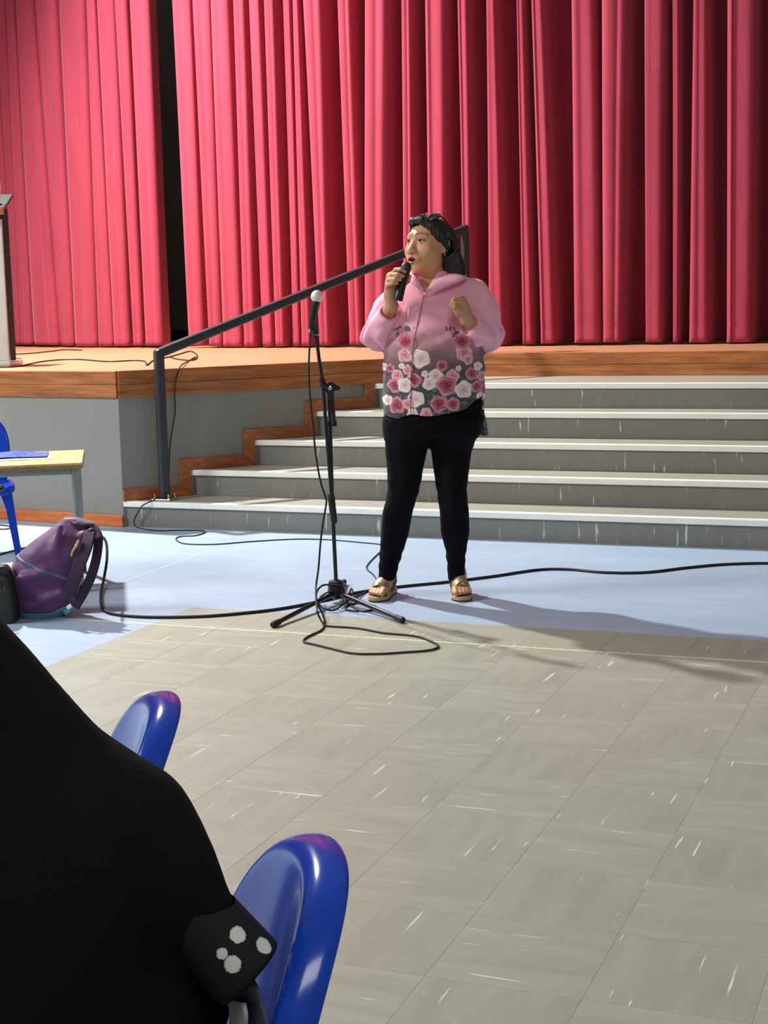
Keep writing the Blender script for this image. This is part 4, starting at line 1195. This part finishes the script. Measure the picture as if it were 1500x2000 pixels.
# face opening
hs.ball((-.004, -.112, -.030), (.072, .087, .112), 0.008, 'carve')
hs.ball((0, -.080, -.110), (.066, .085, .075), 0.010, 'carve')
for sx in (-1, 1): hs.ball((sx * .088, .006, -.022), (.028, .030, .034), 0.01, 'carve')
hs.chain([(.050, -.046, .052), (.068, -.022, .028), (.082, .004, -.006), (.086, .020, -.03)], [.010, .011, .010, .008], 0.008)
hs.chain([(-.050, -.046, .052), (-.068, -.022, .028), (-.080, .004, -.006)], [.009, .010, .009], 0.008)
hs.chain([(-.044, -.064, .070), (-.015, -.078, .079), (.022, -.072, .080), (.050, -.046, .060)], [.008, .011, .012, .010], 0.012)
def strands(X, Y, Z):
    th = np.arctan2(X, Y + .02) ; g_ = np.sin(th * 46 + 9 * np.sin(Z * 22) + 6 * X / .1) * .0008 + np.sin(th * 19 + Z * 30) * .0012
    front = np.clip((-.005 - Y) / .03, 0, 1)
    return (g_ * (1 - front) + front * (.0009 * np.sin(X * 420 + Y * 160 + 40 * Z) + .0009 * np.sin(X * 170 - Y * 120))) * np.ones_like(X + Y + Z)
hs.displace(strands)
V, Q = hs.mesh(); V = relax(V, Q, 1, .3)
me = np_mesh('hair', head_to_local(V), Q); me.materials.append(M['hair'])
hair = bpy.data.objects.new('hair', me); col.objects.link(hair); hair.parent = person
tag(hair, 'shoulder-length black hair swept back')
# sunglasses pushed up on the head
sg = empty('sunglasses'); WP.place(sg)
tag(sg, 'dark sunglasses pushed up on the speaker\'s hair', 'sunglasses')
def hl(*q): return head_to_local(np.array(q, float))
for sx in (-1, 1):
    pts = [(sx * .036 + .027 * math.cos(t) * (1 - .12 * math.sin(t) * sx * 0), -.012 + .018 * math.sin(t) * .9, .097 + .013 * math.sin(t)) for t in np.linspace(0, 2 * math.pi, 16, endpoint=False)]
    slab('lens', [hl(*q) for q in pts], hl(0, .006, -.004) - hl(0, 0, 0), M['lens'], sg, .001)
    lp = [hl(*q) for q in pts]; tube('rim', lp + lp[:1], 0.003, M['black_plastic'], sg, 6)
    tube('temple', catmull([hl(sx * .064, -.008, .098), hl(sx * .082, .010, .075), hl(sx * .089, .035, .035), hl(sx * .089, .05, .005)], 5), 0.0032, M['black_plastic'], sg, 6)
tube('bridge', [hl(-.010, -.012, .099), hl(.010, -.012, .099)], 0.003, M['black_plastic'], sg, 6)
for q in ((.064, -.014, .106), (.006, -.018, .106)):  # small chrome beads added as the bright glints on the glasses
    o = lathe('glint_bead', [(0, .002), (.002, .0038), (.006, .002)], hl(*q), hl(q[0], q[1] - .006, q[2] + .004), M['chrome'], sg, 8)
o = lathe('earring', [(0, .002), (.003, .0045), (.007, .0045), (.010, .002)], hl(.080, .006, -.046), hl(.084, .003, -.060), M['gold_ear'], person, 10)

# ---- trousers
ts_ = SDF((-.30, -.2, .05), (.32, .22, .90), 0.006)
ts_.loft(*rows_to_loft([(765, 762, 930, .130, .005), (795, 756, 936, .136, .005), (830, 752, 937, .140, .01), (850, 756, 928, .13, .01)]), 0.0)
for R_ in (LEGL, LEGR): ts_.loft(*rows_to_loft(R_), 0.03)
def folds(X, Y, Z):
    return (.0022 * np.sin(Z * 95 + X * 40) * np.exp(-((Z - .46) / .05) ** 2) + .0025 * np.sin(Z * 120 + X * 30 + Y * 20) * np.exp(-((Z - .16) / .05) ** 2) + .0018 * np.sin(Z * 60 + X * 50) * np.exp(-((Z - .66) / .05) ** 2)) * np.ones_like(X + Y + Z)
ts_.displace(folds)
tr = sdf_obj('trousers', ts_, M['denim'], person, 1)

# ---- shirt with sleeves, printed
def shirt_sdf(grow=0.0, h_=0.0055):
    s = SDF((-.33, -.30, .66), (.40, .26, 1.42), h_)
    z_, xc, yc, a, b = rows_to_loft(TORSO, shrink=-grow)
    s.loft(z_, xc, yc, a, b, 0.0, power=2.15)
    # sleeve on the viewer's right
    sh, el, cu = P(928, 572, .0), P(951, 654, .0), P(914, 635, -.165)
    s.cone(sh, P(942, 610, -.005), .058 + grow, .066 + grow, 0.03)
    s.cone(P(942, 610, -.005), el, .066 + grow, .071 + grow, 0.03)
    s.cone(el, P(936, 650, -.075), .066 + grow, .060 + grow, 0.02)
    s.cone(P(936, 650, -.075), cu, .058 + grow, .044 + grow, 0.012)
    # sleeve on the viewer's left
    sh, el, cu = P(782, 572, .02), P(733, 654, -.01), P(761, 608, -.13)
    s.cone(sh, P(758, 605, .01), .055 + grow, .058 + grow, 0.03)
    s.cone(P(758, 605, .01), el, .058 + grow, .056 + grow, 0.03)
    s.cone(el, P(740, 646, -.045), .056 + grow, .052 + grow, 0.02)
    s.cone(P(740, 646, -.045), cu, .052 + grow, .043 + grow, 0.012)
    return s
ss = shirt_sdf()
# open cuffs: hollow the sleeve ends so that the wrist comes out of a cloth opening
for a, b, ra, rb, end in ((P(936, 650, -.075), P(912, 631, -.175), .038, .034, P(917, 637, -.152)), (P(740, 646, -.045), P(764, 604, -.14), .036, .032, P(759, 611, -.122))):
    d = b - a; d /= np.linalg.norm(d)
    m0 = np.minimum(a, b) - .09; m1 = np.maximum(a, b) + .09
    sl_, X, Y, Z = ss.sub(m0, m1)
    pl = (X - end[0]) * d[0] + (Y - end[1]) * d[1] + (Z - end[2]) * d[2]         # beyond the cuff plane
    ab = b - a; t = np.clip(((X - a[0]) * ab[0] + (Y - a[1]) * ab[1] + (Z - a[2]) * ab[2]) / (ab @ ab), 0, 1)
    dist = np.sqrt((X - a[0] - t * ab[0]) ** 2 + (Y - a[1] - t * ab[1]) ** 2 + (Z - a[2] - t * ab[2]) ** 2)
    near = dist - .075
    cut = np.maximum(-pl, near)                                                  # remove the rounded end
    ss.put(sl_, cut, 0.0, 'carve')
    bore = np.maximum(dist - (ra + (rb - ra) * t), -pl - .014)
    ss.put(sl_, bore, 0.0, 'carve')
# neck opening
nv = [P(816, 538, -.13), P(852, 540, -.13), P(829, 573, -.13)]
def vneck(X, Y, Z):
    zt2, zb2 = nv[0][2] + .05, nv[2][2]
    k = (Z - zb2) / (nv[0][2] - zb2)
    xl = nv[2][0] + (nv[0][0] - nv[2][0]) * k; xr = nv[2][0] + (nv[1][0] - nv[2][0]) * k
    d = np.maximum(np.maximum(xl - X, X - xr), zb2 - Z)
    return np.maximum(d, Y + .055) * np.ones_like(X + Y + Z)
ss.field(vneck, 0.003, 'carve')
# hem: front dips on the viewer's left, rises at the right; the tail hangs lower behind
hx = [P(u, 800)[0] for u in (740, 752, 775, 800, 870, 905, 940, 950)]
hz = [P(800, v, -.12)[2] for v in (808, 812, 818, 812, 812, 800, 780, 776)]
tz = P(955, 850, .06)[2]
def hem(X, Y, Z):
    hzv = np.interp(X.ravel(), hx, hz).astype(np.float32)[:, None, None]
    kk = np.clip((Y + .03) / .05, 0, 1)
    return Z - (hzv * (1 - kk) + tz * kk)
ss.field(hem, 0.0, 'carve')
# keep only a cloth shell below the waist so that the trousers show under the hem
ins = rows_to_loft(TORSO, shrink=.012)
ss.loft([z_ if z_ > .80 else z_ - .2 for z_ in ins[0]][-5:], ins[1][-5:], ins[2][-5:], ins[3][-5:], ins[4][-5:], 0.0, 'carve')
def wr(X, Y, Z):
    one = np.ones_like(X + Y + Z)
    arm_r = np.exp(-(((X - .25) / .10) ** 2 + ((Z - 1.08) / .13) ** 2)); arm_l = np.exp(-(((X + .20) / .08) ** 2 + ((Z - 1.08) / .12) ** 2))
    ch = np.exp(-((Z - 1.10) / .12) ** 2)
    return (.0085 * np.sin(58 * (Z * .8 + X * .9) + 12 * np.sin(Y * 14)) * arm_r + .0075 * np.sin(62 * (Z * .8 - X) + 10 * np.sin(Y * 16)) * arm_l
            + .0042 * np.sin(34 * X + 18 * Z + 5 * np.sin(Z * 20)) * ch + .0035 * np.sin(42 * X + 3 * np.sin(Z * 14)) * np.exp(-((Z - .82) / .09) ** 2)) * one
ss.displace(wr)
V, Q = ss.mesh(); V = relax(V, Q, 1, .5)
me = subdivide_mesh(np_mesh('shirt', V, Q))
C = me_co(me); X, Y, Z = C.T
rs = np.random.RandomState(3)
def vnoise(x, y, sc, seed):
    r_ = np.random.RandomState(seed); G = r_.rand(64, 64)
    a, b = x * sc + 500, y * sc + 500; i, j = np.floor(a).astype(int), np.floor(b).astype(int); fx, fy_ = a - i, b - j
    fx = fx * fx * (3 - 2 * fx); fy_ = fy_ * fy_ * (3 - 2 * fy_)
    g_ = lambda p, q: G[p % 64, q % 64]
    return (g_(i, j) * (1 - fx) + g_(i + 1, j) * fx) * (1 - fy_) + (g_(i, j + 1) * (1 - fx) + g_(i + 1, j + 1) * fx) * fy_
pz = lambda v: P(830, v, -.15)[2]
nz = vnoise(X, Z, 22, 1) * .5 + vnoise(X, Z, 55, 2) * .3 + vnoise(X, Z, 120, 4) * .2
zz = Z + (nz - .5) * .05
stops = [(pz(830), lin(70, 62, 70)), (pz(755), lin(78, 66, 74)), (pz(715), lin(112, 78, 88)), (pz(690), lin(150, 112, 120)), (pz(665), lin(196, 140, 152)), (pz(640), lin(244, 172, 192)), (pz(600), lin(250, 176, 198))]
colr = np.stack([np.interp(zz, [q[0] for q in stops], [q[1][i] for q in stops]) for i in range(3)], 1)
colr *= (0.94 + .12 * nz)[:, None]
torso = np.ones(len(C), bool)
# sleeves stay plain pink
tz_, txc, tyc, ta_, tb_ = rows_to_loft(TORSO); to_ = np.argsort(tz_)
ti = lambda q: np.interp(Z, np.array(tz_)[to_], np.array(q)[to_])
outside = (np.abs((X - ti(txc)) / ti(ta_)) ** 2.15 + np.abs((Y - ti(tyc)) / ti(tb_)) ** 2.15) ** (1 / 2.15) - 1
plainm = (outside > .07) & (Z > pz(722)) & ((X > P(905, 650)[0]) | (X < P(775, 650)[0]))
PINK = lin(250, 178, 200)
K2 = 4.6875
def cpx(a, b): return P(680 + a / K2, 600 + b / K2, -.15)
mesh_leaf = vnoise(X, Z, 60, 9); mesh_leaf2 = vnoise(X, Z, 95, 11)
low = np.clip((pz(712) - Z) / .05, 0, 1)
lf = ((mesh_leaf > .52).astype(float) * low)[:, None]; colr = colr * (1 - .75 * lf) + lin(58, 70, 72) * .75 * lf
lf = ((mesh_leaf2 > .70).astype(float) * low)[:, None]; colr = colr * (1 - .7 * lf) + lin(112, 124, 126) * .7 * lf
for (a, b, r1, r2, ang) in ((455, 195, 26, 12, .6), (450, 252, 26, 16, 1.2), (540, 195, 22, 26, .2), (420, 212, 20, 10, .4), (480, 180, 18, 9, 2.0), (900, 197, 12, 24, .3), (935, 195, 12, 22, -.3), (975, 200, 10, 24, .5), (980, 250, 34, 20, .6), (1000, 232, 20, 14, 0), (560, 200, 12, 22, .4)):
    q = cpx(a, b); dx, dz = X - q[0], Z - q[2]
    ca2, sa2 = math.cos(ang), math.sin(ang); s1 = r1 / K2 * .00216; s2_ = r2 / K2 * .00216
    e = np.hypot((dx * ca2 + dz * sa2) / s1, (-dx * sa2 + dz * ca2) / s2_)
    k = np.clip((1.1 - e) / .2, 0, 1)[:, None] * .85; colr = colr * (1 - k) + (lin(150, 112, 124) if a == 0 else lin(74, 80, 86)) * k
ROSES = [(520, 440, 62, 'p'), (1060, 420, 72, 'p'), (1100, 480, 46, 'p'), (400, 250, 46, 'f'), (520, 310, 72, 'r'), (1040, 310, 76, 'r'), (660, 470, 82, 'w'), (855, 535, 48, 'r'), (330, 555, 34, 'w'), (385, 565, 38, 'r'), (450, 625, 50, 'p'), (545, 575, 44, 'p'), (600, 670, 66, 'r'), (430, 720, 66, 'r'), (520, 715, 66, 'w'), (800, 630, 64, 'w'), (740, 700, 58, 'w'), (955, 630, 58, 'p'), (900, 715, 92, 'r'), (1060, 755, 78, 'w'), (1135, 610, 56, 'r'), (1195, 545, 40, 'w'), (1185, 735, 54, 'r'), (620, 840, 74, 'w'), (450, 905, 74, 'r'), (545, 890, 48, 'p'), (360, 860, 46, 'w'), (830, 885, 76, 'r'), (960, 890, 62, 'r'), (590, 978, 48, 'w'), (715, 975, 54, 'p'), (1250, 970, 40, 'r'), (700, 610, 30, 'w'), (1010, 560, 26, 'w'), (490, 540, 26, 'w'), (1235, 640, 46, 'p'), (1230, 830, 46, 'w'), (1215, 900, 40, 'r'), (1270, 760, 50, 'r')]
for n_, (a, b, r, kind) in enumerate(ROSES):
    q = cpx(a, b); R_ = r / K2 * .00216
    dx, dz = X - q[0], Z - q[2]
    th = np.arctan2(dz, dx); ph = rs.rand() * 6.3
    rho = np.hypot(dx, dz * 1.02) / R_ * (1 + .07 * np.sin(5 * th + ph) + .05 * np.sin(3 * th - ph * 2))
    core_c, mid_c, out_c = {'r': (lin(92, 14, 34), lin(176, 62, 88), lin(228, 156, 172)), 'w': (lin(206, 150, 152), lin(238, 212, 210), lin(248, 236, 230)), 'p': (lin(190, 84, 106), lin(226, 150, 166), lin(240, 196, 202)), 'f': (lin(226, 180, 192), lin(232, 190, 200), lin(226, 176, 190))}[kind]
    t = np.clip(rho, 0, 1)[:, None]
    cc = np.where(t < .5, np.array(core_c) * (1 - t * 2) + np.array(mid_c) * t * 2, np.array(mid_c) * (2 - t * 2) + np.array(out_c) * (t * 2 - 1))
    arcs = np.abs(((rho * 3.1 + .45 * np.sin(th * 2 + ph + rho * 5) + th / 6.283) % 1.0) - .5)
    dark = np.clip((arcs - .36) / .09, 0, 1) * (rho < .93) * (.25 if kind in 'wf' else .62)
    cc = cc * (1 - dark[:, None]) + (np.array(lin(140, 34, 58)) if kind != 'f' else np.array(mid_c)) * dark[:, None]
    hi_ = np.clip((.16 - arcs) / .1, 0, 1) * .35; cc = cc * (1 - hi_[:, None]) + np.array(out_c) * hi_[:, None]
    k = np.clip((1.04 - rho) / .08, 0, 1)[:, None] * (.6 if kind == 'f' else 1)
    colr = colr * (1 - k) + cc * k
colr[plainm] = PINK * (0.95 + .1 * nz[plainm])[:, None]
paint(me, colr); me.materials.clear(); me.materials.append(M['shirt'])
me.polygons.foreach_set('use_smooth', [True] * len(me.polygons))
shirt = bpy.data.objects.new('shirt', me); col.objects.link(shirt); shirt.parent = person
tag(shirt, 'pink cotton shirt fading to a dark rose print at the hem')
# placket edge, buttons, collar
M['pink'] = plain('pink_cotton', (250, 178, 200), 0.75, var=0.04, bump=0.2)
M['pink_dark'] = plain('placket_seam', (150, 84, 104), 0.8)
def front_y(u, v):                            # front of the torso at a picture point
    z_, xc, yc, a, b = rows_to_loft([r for r in TORSO]); o_ = np.argsort(z_)
    p = P(u, v, -.14); z = p[2]
    f_ = lambda q: np.interp(z, np.array(z_)[o_], np.array(q)[o_])
    k = max(0.0, 1 - (abs((p[0] - f_(xc)) / f_(a))) ** 2.15) ** (1 / 2.15)
    return f_(yc) - f_(b) * k
pl_pts = [(828, 576), (823, 600), (816, 630), (810, 660), (806, 690), (804, 720), (803, 750), (802, 780), (802, 806)]
ribbon('placket_edge', catmull([P(u, v, front_y(u, v) - .003) for u, v in pl_pts], 5), np.array([.0016, 0, 0]), .004, M['pink_dark'], person)
for u, v in ((832, 574), (813, 602), (807, 640), (801, 690), (800, 735), (799, 775)):
    p = P(u, v, front_y(u, v) - .001)
    lathe('button', [(0, .0062), (.003, .0066), (.0045, .005), (.005, .001)], p + [0, .002, 0], p + [0, -.006, 0], M['button'], person, 12)
def flap(name, inner, outer):
    A = catmull([P(*q) for q in inner], 5); B = catmull([P(*q) for q in outer], 5)
    n_ = len(A); rows = []
    for t in (0, .25, .5, .75, 1.0):
        bulge = np.array([0, -.008 * math.sin(t * math.pi), .006 * math.sin(t * math.pi)])
        rows.append(A * (1 - t) + B * t + bulge)
    vs = np.concatenate(rows); fs = []
    for i in range(4):
        for k in range(n_ - 1): fs.append((i * n_ + k, i * n_ + k + 1, (i + 1) * n_ + k + 1, (i + 1) * n_ + k))
    o = mesh_obj(name, vs, fs, M['pink'], person, True)
    md_ = o.modifiers.new('t', 'SOLIDIFY'); md_.thickness = .004; md_.offset = 0
    return o
flap('collar', [(829, 571, -.128), (845, 552, -.105), (862, 540, -.075), (880, 530, -.03), (892, 525, .03), (884, 524, .08)], [(835, 578, -.148), (858, 566, -.152), (884, 555, -.142), (909, 544, -.10), (908, 534, .03), (892, 530, .10)])
flap('collar', [(829, 571, -.128), (822, 556, -.115), (815, 543, -.085), (810, 534, -.03), (818, 526, .05), (850, 520, .09)], [(824, 571, -.138), (812, 560, -.135), (799, 549, -.115), (796, 541, -.06), (802, 532, .06), (852, 528, .11)])

# ---- sandals (worn, parts of the figure's outfit)
for k, (V, Q, H_, d, inner) in enumerate(FEET):
    sd = empty('sandal'); WP.place(sd)
    tag(sd, ('gold strapped sandal on the foot beside the microphone stand', 'gold strapped sandal on the foot farther from the microphone stand')[k], 'sandal', 'pair of gold sandals')
    n_ = inner
    outl = [(-.012, 0), (-.004, .026), (.03, .034), (.08, .034), (.14, .043), (.185, .046), (.215, .034), (.232, .012), (.232, -.010), (.218, -.030), (.185, -.042), (.13, -.040), (.08, -.030), (.03, -.031), (-.004, -.024)]
    ring = [H_ + d * a + n_ * b for a, b in outl]
    cl = catmull(ring + [ring[0]], 4)[:-1]
    slab('sole', [p + [0, 0, .006] for p in cl], (0, 0, .016), M['sandal_sole'], sd, .003)
    slab('outsole', [H_ + (p - H_) * .985 for p in cl], (0, 0, .006), M['sandal_dark'], sd)
    def strap(name, a0, a1, top, w, mat, th=.004, lean=0.0):
        pts = []
        for t in np.linspace(0, 1, 11):
            al = a0 + (a1 - a0) * t; b = (.043 - .086 * t) ; zt3 = .022 + (top - .022) * math.sin(math.pi * min(max(t, .0), 1)) ** .55
            pts.append(H_ + d * (al - .03 * math.sin(math.pi * t) * 0) + n_ * b + np.array([0, 0, zt3]))
        C_2 = np.array(pts); wv = d * w + np.array([0, 0, -w * .55])
        Wv = np.array([wv * (0.75 + .25 * math.sin(math.pi * t)) for t in np.linspace(0, 1, 11)])
        o = ribbon(name, C_2, Wv, th, mat, sd); bevel(o, .001)
    strap('strap', .15, .165, .076, .020, M['sandal_gold'])
    strap('strap', .175, .125, .083, .015, M['sandal_gold'])
    C_2 = catmull([H_ + d * .10 + n_ * .036 + [0, 0, .03], H_ + d * .04 + n_ * .038 + [0, 0, .06], H_ - d * .004 + n_ * .02 + [0, 0, .085], H_ - d * .012 + [0, 0, .088], H_ - d * .004 - n_ * .02 + [0, 0, .085], H_ + d * .04 - n_ * .036 + [0, 0, .06], H_ + d * .10 - n_ * .034 + [0, 0, .03]], 5)
    ribbon('back_strap', C_2, np.array([0, 0, .006]), .003, M['sandal_dark'], sd)
# ---- hand-held microphone
hm = empty('microphone'); WP.place(hm)
tag(hm, 'black wireless microphone held up to the speaker\'s mouth', 'microphone')
ta, tb2 = P(796, 512, -.180), P(777, 588, -.188)
dd_ = (tb2 - ta) / np.linalg.norm(tb2 - ta)
LM = np.linalg.norm(tb2 - ta)
lathe('grille', [(0, .006), (.003, .013), (.010, .019), (.022, .0215), (.034, .0205), (.040, .019)], ta, tb2, plain('dark_grille', (46, 46, 48), .45, .3, var=.3, scale=700, bump=.4), hm, 20)
lathe('collar_ring', [(0, .0195), (.006, .0205), (.012, .0195)], ta + dd_ * .038, tb2, M['black_plastic'], hm, 20)
lathe('body', [(0, .0185), (.03, .0175), (LM - .075, .0185), (LM - .06, .0195), (LM - .052, .0185), (LM - .05, .016)], ta + dd_ * .048, tb2, M['black_plastic'], hm, 20)

# ------------------------------------------------------------------ listener seated in the foreground, seen from behind
FG = Frame((0.0, 0.0, 0.0))
YB = 1.16
def G(u, v, y=YB): return FG.L(u, v, y)
M['black_cloth'] = None
m = NT('black_cloth'); f = m.noise(m.coord((1, 1, .4)), 14.0, 4); m.color(m.ramp(f, [(0.3, T(7, 7, 8)), (0.7, T(13, 13, 14))])); m.set(Roughness=0.9, Specular_IOR_Level=0.2); m.bump(f, 0.4, 0.01)
M['black_cloth'] = m.m
M['dots'] = vcol('polka_dot_cloth', 0.85)
ROWS = [(622, -260, -200, .03), (660, -350, -110, .075), (760, -425, -35, .105), (900, -425, -35, .11), (1000, -395, -55, .095), (1090, -350, -75, .075), (1150, -370, -55, .075), (1222, -440, 0, .075), (1285, -500, 50, .08), (1350, -560, 98, .085), (1405, -610, 145, .09), (1450, -650, 186, .095), (1500, -720, 256, .10), (1543, -785, 318, .105), (1575, -815, 344, .11), (1605, -840, 362, .115), (1635, -860, 380, .12), (1680, -870, 396, .128), (1740, -880, 412, .135), (1790, -890, 424, .14), (1900, -900, 440, .15), (2000, -905, 440, .16), (2250, -880, 330, .15), (2650, -840, 260, .14), (2800, -820, 240, .13)]
def fg_rows(shrink=0.0, rows=ROWS):
    zs, xc, a, b = [], [], [], []
    for v, l, r, bd in rows:
        p, q = G(l, v), G(r, v); zs.append((p[2] + q[2]) / 2); xc.append((p[0] + q[0]) / 2); a.append(max((q[0] - p[0]) / 2 - shrink, .006)); b.append(max(bd - shrink, .006))
    return zs, xc, [YB] * len(zs), a, b
zlow = fg_rows()[0][-1]
cx0 = fg_rows()[1][-1]
# body under the clothes
s = SDF((-1.15, .65, .0), (.06, 1.55, 1.34), 0.012)
s.loft(*fg_rows(.02), 0.0)
fdir = np.array([-.94, -.34, 0.0]); fside = np.array([-.34, .94, 0.0])
for sx in (-1, 1):
    base = np.array([cx0, YB, 0.0]) + fside * sx * .095
    hip, knee, ank = base + [0, 0, .505], base + fdir * .42 + [0, 0, .50], base + fdir * .44 + [0, 0, .08]
    s.cone(hip, knee, .072, .056, .03); s.cone(knee, ank, .055, .038, .02); s.cone(ank - fdir * .01 - [0, 0, .04], ank + fdir * .14 - [0, 0, .05], .036, .028, .02)
    b2_ = np.array([cx0, YB, 0.0]) + fside * sx * .16
    s.cone(b2_ + [0, 0, .86], b2_ + fside * sx * .02 + fdir * .04 + [0, 0, .64], .045, .038, .02); s.cone(b2_ + fside * sx * .02 + fdir * .04 + [0, 0, .64], b2_ - fside * sx * .06 + fdir * .28 + [0, 0, .58], .036, .028, .02)
me = sdf_obj('person', s, None, None, 2, True); paint(me, np.tile(lin(150, 104, 78), (len(me.vertices), 1))); me.materials.append(M['skin'])
sit = bpy.data.objects.new('person', me); col.objects.link(sit); FG.place(sit)
tag(sit, 'person in a draped black top with a dotted sleeve, seated in the foreground', 'person')
# draped black top
s = SDF((-.78, .92, .40), (.06, 1.40, 1.34), 0.008)
s.loft(*fg_rows(), 0.0)
s.cone(G(250, 1630, YB - .02), G(330, 1722, YB - .03), .040, .036, 0.03)
s.cone(G(330, 1722, YB - .03), G(452, 1862, YB - .04), .036, .0285, 0.012)
ax_ = G(452, 1862, YB - .04) - G(330, 1722, YB - .03); ax_ /= np.linalg.norm(ax_)
cp_ = G(420, 1826, YB - .04)
sl_, X, Y, Z = s.sub(G(380, 2000) - [0, .2, 0], G(620, 1700) + [0, .2, 0])
s.put(sl_, np.maximum(-((X - cp_[0]) * ax_[0] + (Y - cp_[1]) * ax_[1] + (Z - cp_[2]) * ax_[2]), G(462, 1800)[0] - X), 0.0, 'carve')
s.displace(lambda X, Y, Z: .003 * np.sin(30 * X + 16 * Z + 4 * np.sin(Z * 12)) * np.ones_like(X + Y + Z))
top = sdf_obj('draped_top', s, M['black_cloth'], sit, 2)
# dotted sleeve end
s = SDF(G(380, 1960, YB) - [0, .09, 0], G(570, 1720, YB) + [0, .09, 0], 0.0022)
s.cone(G(380, 1780, YB - .037), G(480, 1894, YB - .045), .0290, .0315, 0.0)
hn = np.array([.70, -.05, -.71]); he = G(508, 1884, YB - .045)
s.field(lambda X, Y, Z: (he[0] - X) * hn[0] + (he[1] - Y) * hn[1] + (he[2] - Z) * hn[2], 0.0, 'carve')
a, b = G(405, 1725, YB - .025), G(505, 1900, YB - .03)
s.cone(G(450, 1860, YB - .044), G(520, 1940, YB - .045), .021, .023, 0.0, 'carve')
V, Q = s.mesh(); V, Q = largest(V, Q); V = relax(V, Q, 1)
me = subdivide_mesh(np_mesh('sleeve_end', V, Q)); C = me_co(me)
c = np.tile(lin(9, 9, 10), (len(C), 1))
for u, v, r in ((468, 1818, 15), (522, 1842, 16), (455, 1876, 15), (436, 1856, 10)):
    uu, vv = proj(FG.W(C)); cand = np.nonzero(np.hypot(uu - u, vv - v) < 8)[0]
    if not len(cand): continue
    q = C[cand[np.argmin(C[cand, 1])]]; k = np.linalg.norm(C - q, axis=1) < r * .00042
    c[k] = lin(214, 214, 210)
paint(me, c); me.materials.clear(); me.materials.append(M['dots'])
o = bpy.data.objects.new('sleeve_end', me); col.objects.link(o); o.parent = sit
tag(o, 'black sleeve end with large white dots')
# loose dotted panel of the dress under the sleeve
def panel(name, pts, w, colr):
    Cc = catmull([G(*q) for q in pts], 6)
    o = ribbon(name, Cc, np.array([w, -.012, .004]), .003, plain(name + '_cloth', colr, .8), sit); return o
panel('dress_panel', [(468, 1900, YB - .03), (478, 1925, YB - .05), (487, 1960, YB - .05), (497, 2000, YB - .05), (505, 2060, YB - .05)], .011, (112, 112, 120))
panel('dress_panel', [(462, 1955, YB - .055), (466, 1985, YB - .06), (462, 2040, YB - .06)], .007, (170, 170, 172))
